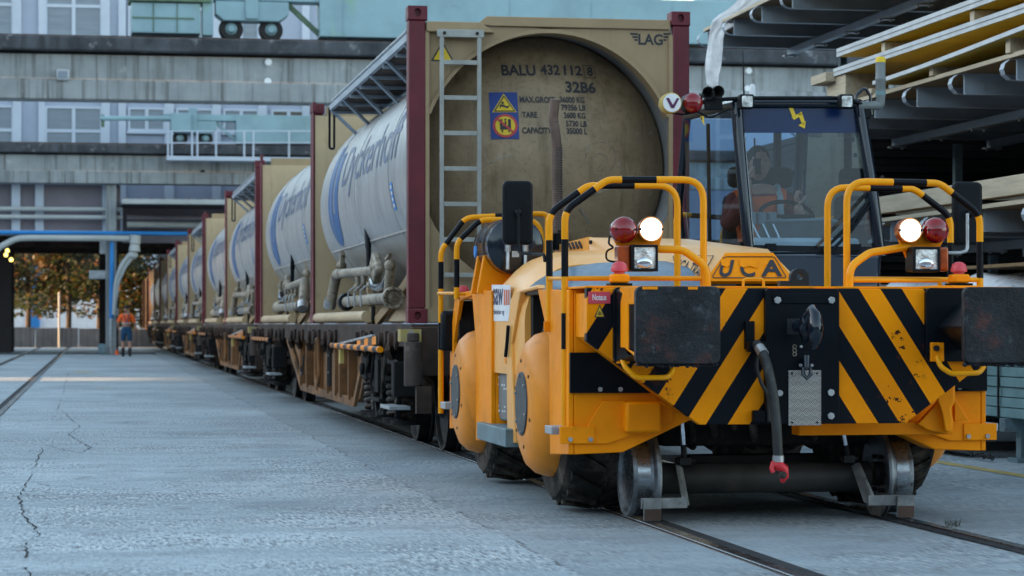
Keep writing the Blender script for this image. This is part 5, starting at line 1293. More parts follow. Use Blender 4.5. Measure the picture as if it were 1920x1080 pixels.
# buffers
def buffer(s):
    cx, cz = s * .878, 1.115
    r0, r1 = .185, .10
    a = [V((cx + x * r0, 12.745, cz + z * .20)) for x, z in ((-1, -1), (1, -1), (1, 1), (-1, 1))]
    b_ = [V((cx + x * r1, 12.10, cz + z * .12)) for x, z in ((-1, -1), (1, -1), (1, 1), (-1, 1))]
    if s > 0:
        a = [V((cx + x * .14, 12.708, cz - .01 + z * .13)) for x, z in ((-1, 0), (0, -1), (1, 0), (0, 1))]
        b_ = [V((cx + x * .19, 12.086, cz - .01 + z * .17)) for x, z in ((-1, 0), (0, -1), (1, 0), (0, 1))]
    MB().hull(a, b_).build('buffer_housing', 'black_paint', tug, bevel=.012)
    MB().prism(rrect(cx - .19, cx + .19, cz - .2, cz + .205, .03, 12.71), (0, .036, 0)).build('buffer_base', 'black_paint', tug, bevel=.003)
    if s < 0:
        xa = cx - .17
        MB().prism([(xa, 12.66, cz + .2), (xa + .03, 12.1, cz + .2), (xa + .03, 12.1, cz + .11), (xa + .01, 12.5, cz + .11), (xa + .01, 12.5, cz - .15), (xa + .03, 12.1, cz - .17), (xa + .03, 12.1, cz - .22), (xa, 12.55, cz - .12), (xa, 12.66, cz - .12)], (.02, 0, 0)).prism([(xa + .03, 12.1, cz + .19), (xa, 12.66, cz + .19), (cx + .17, 12.66, cz + .19), (cx + .17, 12.1, cz + .19)], (0, 0, .012)).build('yellow_cheek', 'yellow', tug, bevel=.004)
    bp_ = MB().prism(rrect(cx - .222, cx + .222, cz - .20, cz + .20, .035, 12.03), (0, .055, 0))
    bp = bp_.build('buffer_plate', 'buffer_face', tug, bevel=.008)
    rg = MB(); rnd = random.Random(5 + s)
    for k in range(26):
        x = cx - .21 + k * .0165; rg.ball((x, 12.06, cz - .2 - rnd.uniform(0, .008)), (.012, .025, rnd.uniform(.006, .014)), 8)
    rg.build('worn_edge', 'buffer_face', bp, ang=80)
    if s < 0:
        for x0, x1 in ((-.19, -.11), (.05, .10)): MB().box((cx + x0, 12.026, cz + .183), (cx + x1, 12.0295, cz + .197)).build('paint_remnant', 'yellow', bp)
buffer(-1); buffer(1)
# grab handles below the buffers
def grab(pts, br):
    h_ = MB().tube(fillet([PY(*p) for p in pts], .05), .0145, 12).build('grab_handle', 'yellow_tube', tug)
    MB().box(PY(br[0], br[3], 12.69), PY(br[2], br[1], 12.745)).build('handle_bracket', 'yellow', h_, bevel=.004)
    p = PY((br[0] + br[2]) / 2, br[1] + 11, 12.69); MB().cyl(p, p - V((0, .015, 0)), .016, 12).build('bolt', 'dark_steel', h_)
grab([(1165, 668, 12.67), (1172, 688, 12.62), (1192, 708, 12.6), (1252, 708, 12.6), (1261, 695, 12.66), (1261, 672, 12.72)], (1159, 645, 1177, 682))
grab([(1757, 670, 12.67), (1764, 688, 12.62), (1784, 701, 12.6), (1836, 699, 12.6), (1845, 687, 12.66), (1840, 676, 12.72)], (1746, 642, 1764, 678))
# warning label and triangle on the left wing
def fp(px0, px1, py0, py1, off):
    y = PY0 - off; return quad(PY(px0, py1, y), PY(px1, py1, y), PY(px1, py0, y), PY(px0, py0, y))
nb = MB().box(PY(1103, 569, PY0 - .006), PY(1144, 547, PY0 - .001)).build('red_label', 'label_red', tug)
b = MB(); write(b, 'Notaus', fp(1111, 1137, 552, 563, .008), .02); b.build('lettering', 'white', nb)
b = MB()
for fr_, k, o_ in ((((0, 0), (1, 0), (.5, 1)), 1, .002), (((.14, .07), (.86, .07), (.5, .84)), 0, .004)):
    f = fp(1114, 1135, 571, 595, o_); b.add([f(*p) for p in fr_], [(0, 1, 2)], k)
f = fp(1114, 1135, 571, 595, .006)
for q in ([(.30, .2), (.7, .2), (.7, .27), (.3, .27)], [(.46, .27), (.54, .27), (.54, .5), (.46, .5)], [(.34, .3), (.40, .3), (.42, .44), (.36, .42)], [(.6, .3), (.66, .3), (.64, .42), (.58, .44)]): b.add([f(*p) for p in q], [(0, 1, 2, 3)], 1)
b.build('warning_triangle', ['sign_yellow', 'ink'], tug)
# ---------------- handrails (yellow tube with black bands)
def hoop(pts, y, mir, nm='handrail', r=.020, bl=((.36, .70), (.92, 1.14), (1.55, 1.85))):
    P = [PY(px, py, y) for px, py in pts]; P = fillet(P, .12, 6)
    m = MB().tube(P, r, 14, bands=bl)
    m.build(nm, ['yellow_tube', 'black_tube'], tug, ang=60)
    if mir: m.mirror().build(nm, ['yellow_tube', 'black_tube'], tug, ang=60)
    return P
hoop([(1059, 830), (1059, 395), (1139, 337), (1319, 337), (1319, 538)], 13.3, True, bl=((.524, .726), (.93, 1.14), (1.29, 1.50), (1.67, 1.87)))
hoop([(1030, 612), (1030, 400), (1102, 348), (1270, 348), (1270, 538)], 13.78, True, bl=((.29, .50), (.65, .86), (1.0, 1.20)))
for px, py in ((1030, 612),): p = PY(px, py, 13.75); both(MB().box(p - V((.03, .0, .03)), p + V((.05, .02, .03))), 'rail_foot', 'yellow', .003)
for z_, y_ in ((522, 13.3),):
    a_, b_ = PY(1059, z_, y_), PY(1319, z_, y_); both(MB().tube([a_, b_], .0145, 12), 'cross_rail', 'yellow_tube')
    both(MB().tube([PY(1030, 522, 13.78), PY(1059, 522, 13.3)], .012, 10), 'cross_rail', 'yellow_tube')
MB().tube(fillet([PY(1600, 526, 13.1), PY(1762, 526, 13.1), PY(1762, 540, 13.1)], .01), .012, 10).build('cross_rail', 'yellow_tube', tug)
MB().box(PY(1755, 547, 12.8), PY(1800, 537, 13.1)).build('deck_bracket', 'yellow', tug, bevel=.004)
# rear left (and right) hoops by the tank
for pts, y in (([(822, 775), (822, 470), (868, 408), (1000, 401), (1022, 401), (1022, 520)], 17.7), ([(853, 560), (853, 455), (898, 412), (1012, 412), (1012, 520)], 17.0)):
    P = [PY(px, py, y) for px, py in pts]
    dx = -1.25 - P[0].x
    P = [p + V((dx * .3, 0, 0)) for p in P]
    m = MB().tube(fillet(P, .13, 6), .020, 14, bands=((.47, .67), (.92, 1.12), (1.26, 1.47), (1.72, 2.0)) if y > 17.5 else ((.08, .28), (.43, .62), (.85, 1.0)))
    both(m, 'handrail', ['yellow_tube', 'black_tube'], 0, 60)
both(MB().tube([PY(822, 550, 17.7), PY(853, 550, 17.0)], .012, 10).tube([PY(853, 551, 17.0), PY(930, 551, 17.0)], .012, 10), 'cross_rail', 'yellow_tube')
both(MB().box((-1.30, 17.45, .50), (-1.15, 17.68, .55)), 'step_tread', 'galv', .004)
both(MB().box((-1.30, 17.62, .92), (-1.15, 17.72, 1.22)), 'rear_light_box', 'black_plastic', .03)
# emergency stop buttons
def stop_button(px, py, y):
    p = PY(px, py + 12, y)
    b_ = MB().prism([p + V((x, yy, 0)) for x, yy in ((-.05, -.05), (.05, -.05), (.05, .05), (-.05, .05))], (0, 0, .05)).build('stop_button', 'yellow', tug, bevel=.012)
    MB().box(p + V((-.06, -.06, -.045)), p + V((.06, .06, -.001))).build('button_foot', 'black_paint', b_)
    MB().lathe([(.03, .05), (.03, .06), (.046, .065), (.046, .08), (.038, .105), (.02, .118), (0, .121)], p, 'z', 24).build('button_dome', 'red_button', b_)
stop_button(1161, 519, 12.95); stop_button(1798, 519, 13.0)
both(MB().lathe([(.045, 0), (.045, .02), (.03, .045), (0, .05)], PY(868, 548, 17.2), 'z', 16), 'button_dome', 'red_button')
# ---------------- lamp clusters
def cluster(s, red, wht, hl, amb, arm, brk):
    y = 13.12
    MB().tube(fillet([PY(px, py, yy) for px, py, yy in arm], .13, 8), .022, 14).build('lamp_arm', 'yellow_tube', tug)
    MB().prism([PY(px, py, y + .06) for px, py in brk], (0, .02, 0)).build('lamp_bracket', 'yellow', tug, bevel=.003)
    c = PY(*red, y)
    l = MB().lathe([(.070, .06), (.074, .0), (.070, -.02), (.055, -.04), (.03, -.052), (0, -.055)], c, 'y', 36).build('red_lamp', 'red_lens', tug, ang=60)
    b_ = MB()
    for sx in (-1, 1): p = c + V((sx * .055, -.038, 0)); b_.cyl(p + V((0, .012, 0)), p - V((0, .008, 0)), .006, 8)
    b_.build('screw', 'dark_steel', l)
    c = PY(*wht, y)
    l = MB().lathe([(.066, .06), (.071, .0), (.071, -.02), (.066, -.025)], c, 'y', 36).build('white_lamp', 'amber_lens', tug)
    MB().lathe([(.062, -.027), (.055, -.035), (.03, -.044), (0, -.047)], c, 'y', 36).build('lit_lens', 'lamp_white', l)
    rb_ = MB()
    for k in range(44): a = 2 * math.pi * k / 44; rb_.bar(c + V((.063 * math.cos(a), -.027, .063 * math.sin(a))), c + V((.069 * math.cos(a), -.026, .069 * math.sin(a))), .004, .006)
    rb_.build('lens_ribs', 'lamp_rim', l)
    for sx in (-1, 1): MB().ball(c + V((sx * .062, -.03, 0)), .009, 8).build('lens_screw', 'dark_steel', l)
    x0, x1, z0, z1 = PY(hl[0], hl[1], y).x, PY(hl[2], hl[1], y).x, PY(hl[0], hl[3], y).z, PY(hl[0], hl[1], y).z
    hb_ = MB().prism(rrect(x0, x1, z0, z1, .012, y - .04), (0, .13, 0)).build('headlight', 'black_plastic', tug, bevel=.01)
    fr = [V((x, y - .055, z)) for x, z in ((x0, z0), (x1, z0), (x1, z1), (x0, z1))]; inr = [V((x, y - .055, z)) for x, z in ((x0 + .018, z0 + .016), (x1 - .014, z0 + .016), (x1 - .014, z1 - .014), (x0 + .018, z1 - .014))]
    MB().ring(fr, inr, (0, .03, 0)).build('bezel', 'black_plastic', hb_, bevel=.004)
    MB().box((x0 + .016, y - .046, z0 + .014), (x1 - .012, y - .042, z1 - .012)).build('lens', 'lamp_glass', hb_)
    MB().ball(((x0 + x1) / 2, y - .045, z0 + .045), (.045, .006, .032), 16).build('bulb_glare', 'chrome', hb_, ang=80)
    xa, xb = PY(amb[0], 480, y).x, PY(amb[1], 480, y).x
    MB().prism(rrect(min(xa, xb), max(xa, xb), z0 + .004, z1 - .002, .012, y - .03), (0, .11, 0)).build('indicator', 'amber_lens', tug, bevel=.012)
mat('chrome', (.75, .78, .85), .1, .9, var=.2, vs=30)
cluster(-1, (1170, 431), (1219, 430), (1180, 459, 1230, 509), (1157, 1180), [(1326, 538, 13.1), (1325, 500, 13.1), (1280, 468, 13.14), (1190, 466, 13.18)], [(1147, 440), (1243, 436), (1235, 470), (1160, 468)])
cluster(1, (1755, 432), (1704, 432), (1706, 463, 1757, 510), (1757, 1776), [(1593, 538, 13.1), (1594, 500, 13.1), (1630, 474, 13.14), (1705, 462, 13.18)], [(1681, 440), (1776, 440), (1760, 468), (1716, 500), (1702, 490)])
MB().tube(fillet([PY(1143, 443, 13.2), PY(1141, 458, 13.16), PY(1152, 464, 13.15), PY(1137, 470, 13.16), PY(1136, 488, 13.16), PY(1157, 492, 13.16)], .03), .006, 6).build('cable', 'black_plastic', tug)
# ---------------- deck behind: engine cover with the name plates
T = [PY(1104, 445, 15.45), PY(1290, 448, 15.6), PY(1440, 467, 14.75), PY(1362, 474, 14.55), PY(1205, 452, 15.0)]
Bm = [PY(1104, 530, 15.45), PY(1290, 535, 15.6), PY(1500, 527, 14.75), PY(1326, 527, 14.35), PY(1190, 527, 14.6)]
MB().hull(T, Bm).build('engine_cover', 'faded', tug, bevel=.005)
MB().prism([PY(1040, 460, 16.4), PY(1104, 444, 15.46), PY(1104, 500, 15.46), PY(1040, 500, 16.4)], (.03, .03, 0)).build('vent_panel', 'peach', tug)
vb = MB()
for i in range(4):
    px = 1066 + i * 6.5; vb.bar(PY(px, 456 - i * 1.0, 15.9 - i * .08), PY(px + 5, 467 - i * .6, 15.86 - i * .08), .012, .012)
vb.build('vent_slots', 'ink', tug)
MB().box(PY(1106, 457, 15.42), PY(1122, 451, 15.45)).build('latch', 'dark_steel', tug)
np_ = [PY(1360, 473.5, 14.42), PY(1450, 473.5, 14.42), PY(1484, 518, 14.28), PY(1484, 527, 14.28), PY(1325, 527, 14.28), PY(1325, 520, 14.28)]
nf = (np_[4] - np_[0]).cross(np_[1] - np_[0]).normalized()
if nf.y > 0: nf = -nf
def onplate(px, py, off=0.0):
    d = ray(px, py); c_ = V((CX, 0, CZ)); t_ = (np_[0] + nf * off - c_).dot(nf) / d.dot(nf); return c_ + d * t_
npl = MB().prism([onplate(*p) for p in ((1360, 473.5), (1450, 473.5), (1484, 518), (1484, 527), (1325, 527), (1325, 520))], -nf * .03).build('name_plate', 'yellow', tug, bevel=.003)
def npq(px0, px1, py0, py1, off=.005):
    o_ = np_[0]; 
    def hit(px, py):
        d = ray(px, py); c_ = V((CX, 0, CZ)); t_ = (o_ + nf * off - c_).dot(nf) / d.dot(nf); return c_ + d * t_
    return quad(hit(px0, py1), hit(px1, py1), hit(px1, py0), hit(px0, py0))
b = MB()
write(b, 'U', npq(1349, 1377, 487, 519), .03, shear=.25); write(b, 'C', npq(1388, 1416, 488, 519), .03); write(b, 'A', npq(1427, 1467, 487, 518), .03)
fo = npq(1334, 1476, 480, 523)
ol = [(.02, .04), (.98, .04), (.99, .12), (.84, .95), (.80, .99), (.20, .99), (.16, .95), (.01, .12)]
for i in range(len(ol)):
    p, q = V((*ol[i], 0)), V((*ol[(i + 1) % len(ol)], 0)); d = (q - p).normalized(); n2 = V((-d.y * .9, d.x * .28, 0)) * .035
    n2 = V((-d.y, d.x, 0)); n2 = V((n2.x * .012, n2.y * .035, 0))
    b.add([fo(p.x, p.y), fo(q.x, q.y), fo(q.x + n2.x, q.y + n2.y), fo(p.x + n2.x, p.y + n2.y)], [(0, 1, 2, 3)])
b.build('lettering', 'ink', npl)
wr = MB(); fo = npq(1334, 1476, 480, 523, .0075)
for q in ([(.13, .60), (.20, .52), (.24, .60), (.24, .88), (.12, .86)], [(.37, .58), (.42, .50), (.50, .56), (.60, .48), (.60, .88), (.37, .88)], [(.70, .60), (.72, .64), (.71, .70), (.69, .66)]): wr.add([fo(*p) for p in q], [tuple(range(len(q)))])
wr.build('worn_patch', 'yellow', npl)
# outlined lettering on the slanted side of the cover
fo = quad(PY(1268, 525, 14.40), PY(1322, 527, 14.30), PY(1350, 480, 14.50), PY(1268, 475, 14.72))
e1, e2, e3 = Bm[4], Bm[3], T[3]
nf2 = (e2 - e1).cross(e3 - e1).normalized()
if nf2.y > 0: nf2 = -nf2
def hit2(px, py, off=.005):
    d = ray(px, py); c_ = V((CX, 0, CZ)); t_ = (e2 + nf2 * off - c_).dot(nf2) / d.dot(nf2); return c_ + d * t_
fo = quad(hit2(1262, 506), hit2(1312, 522), hit2(1330, 500), hit2(1272, 484))
b = MB(); write(b, 'UCA-TRAC', fo, .012)
fr2 = [hit2(*p) for p in ((1262, 480), (1338, 479), (1312, 526), (1298, 524), (1268, 505))]
for i in range(5): b.bar(fr2[i], fr2[(i + 1) % 5], .005, .002)
b.build('side_lettering', 'ink', tug)
# ---------------- air tank, exhaust
ax_, az_ = -1.0, PY(960, 461, 16.0).z
at = MB().lathe([(0, -.03), (.10, -.028), (.17, -.015), (.192, 0), (.192, .62), (.17, .64), (0, .66)], (ax_ - .03, 16.0, az_), 'y', 44).build('air_tank', 'black_gloss', tug, ang=50)
for d in (.20, .50): MB().lathe([(.193, d - .006), (.1965, d - .006), (.1965, d + .006), (.193, d + .006)], (ax_ - .03, 16.0, az_), 'y', 44).build('tank_strap', 'exhaust', at)
for d in (.18, .45): MB().prism([(ax_ - .26, 16 + d, 1.33), (ax_ + .1, 16 + d, 1.33), (ax_ + .12, 16 + d, az_ - .1), (ax_ - .16, 16 + d, az_ - .10), (ax_ - .20, 16 + d, az_ + .02)], (0, .06, 0)).build('tank_cradle', 'yellow', tug, bevel=.006)
MB().cyl(PY(893, 472, 16.35) - V((.0, 0, 0)), PY(893, 472, 16.35) - V((.012, 0, 0)), .04, 16).build('tank_badge', 'label_blue', at)
tv = MB()
for px in (952, 985): tv.tube([PY(px, 505, 15.93), PY(px, 470, 15.95)], .012, 8); tv.cyl(PY(px, 472, 15.95), PY(px, 459, 15.95), .02, 6)
tv.box(PY(960, 482, 15.955), PY(973, 471, 15.965)); tv.build('tank_fittings', 'bare_metal', tug)
xp = [PY(1045, 470, 16.3), PY(1043, 260, 16.3), PY(1037, 222, 16.3), PY(1041, 186, 16.28)]
exh = MB().tube(fillet(xp, .15), .0345, 16).build('exhaust_stack', 'exhaust', tug)
MB().cyl(PY(1045, 432, 16.3), PY(1045, 468, 16.3), .036, 18).build('exhaust_base', 'black_paint', exh)
gd = MB()
for k in range(36):
    z0 = PY(1043, 436, 16.3).z + k * .0165
    for j in range(7):
        a = R(-110 + j * 20 + (10 if k % 2 else 0)); c_ = V((PY(1044, 300, 16.3).x, 16.3, z0)) + V((.036 * math.cos(a), .036 * math.sin(a), 0)); 
        gd.box(c_ - V((.0035, .0035, .0045)), c_ + V((.0035, .0035, .0045)))
gd.build('perforations', 'ink', exh)
zz0 = PY(1043, 438, 16.3).z; MB().lathe([(.0355, 0), (.0355, .62)], (PY(1044, 300, 16.3).x, 16.3, zz0), 'z', 24, a0=-165, a1=15).build('heat_shield', 'exhaust', exh)
# ---------------- mirrors
def mirror_(x0, x1, py0, py1, y, arm, nm):
    a, b_ = PY(x0, py1, y), PY(x1, py0, y)
    m = MB().prism(rrect(a.x, b_.x, a.z, b_.z, .035, y), (0, .05, 0)).build('mirror', 'black_plastic', tug, bevel=.016, seg=3)
    MB().prism(rrect(a.x + .022, b_.x - .022, a.z + .022, b_.z - .022, .03, y - .004), (0, .004, 0)).build('back_panel', 'black_plastic', m, bevel=.002)
    MB().ball(PY((x0 + x1) / 2 + (5 if nm else 0), arm[0][1], y - .02), .024, 12).build('mirror_joint', 'black_plastic', m)
    MB().tube(fillet([PY(*p) for p in arm], .04), .010, 10).build('mirror_arm', 'black_plastic' if not nm else 'galv', m)
mirror_(943, 1000, 339, 459, 14.2, [(972, 398, 14.16), (972, 474, 14.15), (1000, 476, 14.0), (1020, 477, 13.8), (1022, 490, 13.78)], 0)
mirror_(1788, 1843, 341, 459, 13.9, [(1814, 400, 13.86), (1814, 470, 13.85), (1800, 474, 13.8), (1772, 474, 13.7)], 1)
# ---------------- rail guide axle
AY = 13.53
MB().cyl((-.62, AY, .235), (.62, AY, .235), .088, 28).build('guide_axle', 'axle', tug)
MB().box((-.40, 13.72, .30), (.42, 13.80, .36)).build('axle_bar', 'dark_steel', tug, bevel=.01)
def guide_wheel(s):
    o = V((s * .75, AY, .25)); k = s
    prof = [(.0, .00), (.05, .00), (.055, .03), (.16, .01), (.205, .07), (.226, .075), (.228, .065), (.225, -.03), (.228, -.042), (.262, -.056), (.268, -.068), (.262, -.082), (.22, -.085), (.16, -.05), (.07, -.05)]
    w_ = MB().lathe([(r, h * k) for r, h in prof], o, 'x', 56).build('guide_wheel', 'wheel_steel', tug)
    MB().lathe([(.2285, .05 * k), (.2275, -.025 * k)], o, 'x', 56).build('tread', 'tread_steel', w_)
    hb_ = MB().cyl(o - V((.04 * k, 0, 0)), o - V((.10 * k, 0, 0)), .07, 18)
    for j in range(6): a = R(j * 60); p = o + V((-.055 * k, .055 * math.cos(a) * 2, .055 * math.sin(a) * 2)); hb_.cyl(p, p - V((.03 * k, 0, 0)), .014, 6)
    for j in range(6): a = R(j * 60); p = o + V((.01 * k, .04 * math.cos(a), .04 * math.sin(a))); hb_.cyl(p, p + V((.035 * k, 0, 0)), .012, 6)
    hb_.build('hub', 'dark_steel', w_)
guide_wheel(-1); guide_wheel(1)
def guard(s):
    q = lambda x, y, z: V((s * x, y, z))
    g_ = MB().prism([q(.50, 13.47, .30), q(.53, 13.45, .32), q(.545, 13.24, .15), q(.545, 13.24, .10), q(.51, 13.26, .10)], (s * .02, 0, 0))
    g_.prism([q(.53, 13.24, .145), q(.53, 13.24, .085), q(.80, 13.22, .085), q(.80, 13.22, .145)], (0, .018, 0))
    g_.prism([q(.69, 13.20, .14), q(.69, 13.20, .018), q(.79, 13.20, .018), q(.79, 13.20, .14)], (0, .018, 0))
    gg = g_.build('rail_guard', 'guard', tug, bevel=.003)
    MB().prism([q(.692, 13.196, .085), q(.692, 13.196, .02), q(.788, 13.196, .02), q(.788, 13.196, .085)], (0, .003, 0)).build('scraper', 'rail_rust', gg)
guard(-1); guard(1)
for (a_, b_) in (((1279, 790, 13.42), (1283, 862, 13.44)), ((1579, 798, 13.42), (1590, 858, 13.44))):
    p, q = PY(*a_), PY(*b_)
    cyl_ = MB().cyl(p, p.lerp(q, .62), .015, 14).build('lift_cylinder', 'chrome', tug)
    MB().cyl(p.lerp(q, .6), q, .017, 12).box(q - V((.035, .03, .03)), q + V((.035, .03, .015))).cyl(q - V((.05, 0, .005)), q + V((.06, 0, -.005)), .018, 10).build('cylinder_foot', 'dark_steel', cyl_, bevel=.003)
MB().prism([PY(1221, 853, 13.9), PY(1282, 853, 13.9), PY(1285, 872, 13.9), PY(1221, 858, 13.9)], (0, .03, 0)).build('link_plate', 'galv', tug)
# ---------------- cab on the right half
CYF = 15.5
def cabpt(px, py, y): return PY(px, py, y)
FL = [cabpt(1381, 195, 15.62), cabpt(1392, 330, 15.52), cabpt(1404, 465, 15.5)]
FR = [cabpt(1610, 195, 15.62), cabpt(1632, 330, 15.52), cabpt(1651, 480, 15.5)]
cf = MB()
def pillar(P, w_, d_): 
    for a_, b_ in zip(P, P[1:]): cf.bar(a_, b_, w_, d_, up=(0, 1, 0))
cabf = MB().tube(FL, .040, 12).tube(FR, .040, 12)
xr0, xr1 = .42, 1.32
BL = [V((.44, 17.15, FL[0].z + .05)), V((.40, 17.25, 1.95)), V((.40, 17.1, 1.62))]
cabf.tube(fillet(BL, .2), .03, 12).tube(fillet([V((1.30, p.y, p.z)) for p in BL], .2), .03, 12)
cabf.tube([FL[0], BL[0]], .035, 12).tube([FR[0], V((1.30, 17.15, FL[0].z + .05))], .035, 12).tube([FL[0], FR[0]], .03, 12)
cab = cabf.build('cab_frame', 'black_gloss', tug)
ct = FL[0].z
MB().prism([V((.44, 15.62, ct - .02)), V((1.28, 15.62, ct - .02)), V((1.28, 17.2, ct + .04)), V((.44, 17.2, ct + .04))], (0, 0, .05)).build('cab_roof', 'black_paint', tug, bevel=.02)
MB().box((.37, 15.5, .95), (1.36, 17.2, 1.60)).build('cab_base', 'black_plastic', tug, bevel=.03)
MB().hull([PY(1448, 478, 15.38), PY(1655, 478, 15.38), PY(1650, 540, 15.2), PY(1470, 540, 15.2)], [V((.55, 15.52, 1.6)), V((1.35, 15.52, 1.6)), V((1.35, 15.52, 1.3)), V((.6, 15.52, 1.3))]).build('cab_scuttle', 'black_gloss', tug, bevel=.03)
def onfront(px, py, off=0.0):
    """front window plane"""
    a_, b_, c_ = FL[0], FR[0], FL[2]
    nrm = (b_ - a_).cross(c_ - a_).normalized()
    if nrm.y > 0: nrm = -nrm
    d = ray(px, py); o_ = V((CX, 0, CZ)); t_ = (a_ + nrm * off - o_).dot(nrm) / d.dot(nrm); return o_ + d * t_
tb = MB().add([onfront(*p) for p in ((1384, 249), (1388, 190), (1606, 190), (1617, 249))], [(0, 1, 2, 3)])
tb.build('tinted_band', 'tint', tug)
MB().add([onfront(*p, -.003) for p in ((1400, 462), (1384, 248), (1618, 248), (1643, 468))], [(0, 1, 2, 3)]).build('windscreen', 'cab_glass', tug)
MB().hull([onfront(*p, .004) for p in ((1400, 470), (1400, 459), (1645, 463), (1648, 476))], [onfront(*p, -.03) for p in ((1400, 470), (1400, 459), (1645, 463), (1648, 476))]).build('window_sill', 'black_plastic', tug)
b = MB()
for q in ([(1478, 200), (1484, 196), (1494, 220), (1488, 224)], [(1484, 219), (1502, 211), (1504, 215), (1489, 225)], [(1496, 214), (1503, 209), (1510, 231), (1505, 235)], [(1497, 235), (1511, 227), (1509, 241)]):
    b.add([onfront(*p, .004) for p in q], [tuple(range(len(q)))])
b.build('lightning_arrow', 'sign_yellow', tug)
b = MB()
for px, py in ((1395, 262), (1399, 291), (1599, 262), (1604, 291)): b.add([onfront(px + a_, py + c_, -.006) for a_, c_ in ((-3.5, 4), (3.5, 4), (3.5, -4), (-3.5, -4))], [(0, 1, 2, 3)])
b.build('glass_clip', 'black_plastic', tug)
# side glass
xs = .415
for x_, nm in ((xs, 'side_window'), (1.315, 'side_window')):
    MB().add([V((x_, 15.55, 1.66)), V((x_, 17.12, 1.66)), V((x_, 17.15, ct + .04)), V((x_, 15.64, ct - .03))], [(0, 1, 2, 3)]).build(nm, 'cab_glass', tug)
MB().add([V((.44, 17.18, 1.62)), V((1.30, 17.18, 1.62)), V((1.30, 17.18, ct + .03)), V((.44, 17.18, ct + .03))], [(0, 1, 2, 3)]).build('rear_window', 'cab_glass', tug)
for xa, xb in ((.39, .43), (1.30, 1.34)): MB().box((xa, 15.5, 1.60), (xb, 17.2, 1.665)).build('window_rail', 'black_plastic', tug)
MB().bar((.43, 16.45, 1.66), (.43, 16.5, ct - .06), .02, .03).build('door_edge', 'black_plastic', tug)
b = MB()
for q in ([(1311, 211), (1314, 209), (1317, 224), (1315, 226)], [(1313, 222), (1319, 214), (1321, 236)]): b.add([PX(px, py, xs - .004) for px, py in q], [tuple(range(len(q)))])
b.build('lightning_arrow', 'sign_yellow', tug)
for pts in ([(1543, 470), (1596, 420), (1649, 352)], [(1556, 474), (1600, 428), (1640, 372)]):
    MB().tube([onfront(px, py, .03) for px, py in pts], .011, 8).build('wiper', 'black_plastic', tug)
MB().bar(onfront(1532, 462, .03), onfront(1656, 330, .012), .012, .02).build('wiper_blade', 'rubber', tug)
for px, py in ((1445, 463), (1603, 464)): MB().box(onfront(px - 8, py + 6, .02), onfront(px + 8, py - 6, -.01)).build('hinge', 'black_plastic', tug)
# interior
MB().box((.5, 15.62, 1.50), (1.26, 15.85, 1.70)).build('dashboard', 'dash', tug, bevel=.03)
MB().prism([(.56, 15.85, 1.62), (1.2, 15.85, 1.62), (1.2, 15.66, 1.80), (1.05, 15.66, 1.84), (.6, 15.66, 1.82)], (0, .06, 0)).build('instrument_hood', 'grey_plastic', tug, bevel=.03)
sw = MB(); sc_ = V((.86, 16.02, 1.86)); 
sw.tube([sc_ + V((.19 * math.cos(R(a)), .19 * math.sin(R(a)) * .45, .19 * math.sin(R(a)) * .55)) for a in range(0, 360, 12)], .015, 10, closed=True)
sw.tube([sc_ + V((-.18, 0, 0)), sc_ + V((.18, 0, 0))], .014, 8).tube([sc_, sc_ + V((0, -.12, -.25))], .025, 10)
sw.build('steering_wheel', 'black_plastic', tug)
for i, px in enumerate((1409, 1428, 1447)):
    p = PY(px, 398, 15.72)
    pod = MB().cyl(p, p + V((0, 0, -.085)), .034, 14).build('gauge_pod', 'grey_plastic', tug, bevel=.006)
    MB().tube(fillet([p + V((0, -.03, -.08)), p + V((.03, -.06, -.16)), p + V((.10 - i * .03, -.06, -.25))], .03), .006, 6).build('gauge_cable', 'white', pod)
MB().box((.62, 16.75, 1.15), (1.18, 16.88, 2.05)).box((.62, 16.3, 1.10), (1.18, 16.75, 1.25)).build('seat', 'seat_cloth', tug, bevel=.05)
MB().box((.66, 16.78, 2.1), (1.14, 16.88, 2.25)).build('headrest', 'seat_cloth', tug, bevel=.04)
MB().tube([(1.05, 16.9, 1.6), (1.05, 16.9, ct - .08)], .03, 8).build('rear_post', 'black_plastic', tug)
# roof fittings
def worklamp(px, py, y):
    c_ = PY(px, py, y); l = MB().prism(rrect(c_.x - .048, c_.x + .048, c_.z - .048, c_.z + .048, .012, y), (0, .07, 0)).build('work_lamp', 'black_plastic', tug, bevel=.008)
    MB().prism(rrect(c_.x - .036, c_.x + .036, c_.z - .036, c_.z + .036, .008, y - .004), (0, .003, 0)).build('lens', 'lamp_glass', l)
worklamp(1401, 190, 15.45); worklamp(1588, 190, 15.45)
MB().tube([PY(1300, 194, 15.6), PY(1360, 186, 15.6), PY(1400, 184, 15.55), PY(1590, 184, 15.55), PY(1625, 200, 15.6)], .014, 10).build('lamp_bar', 'black_plastic', tug)
MB().box(PY(1322, 206, 15.58), PY(1352, 182, 15.62)).build('horn_bracket', 'black_plastic', tug, bevel=.004)
for px, py in ((1328, 174), (1347, 172)):
    c_ = PY(px, py, 15.5); hn = MB().lathe([(.018, .2), (.020, .1), (.03, .03), (.042, 0), (.038, 0), (.026, .03), (.012, .1), (0, .1)], c_, 'y', 24).build('horn', 'dark_steel', tug)
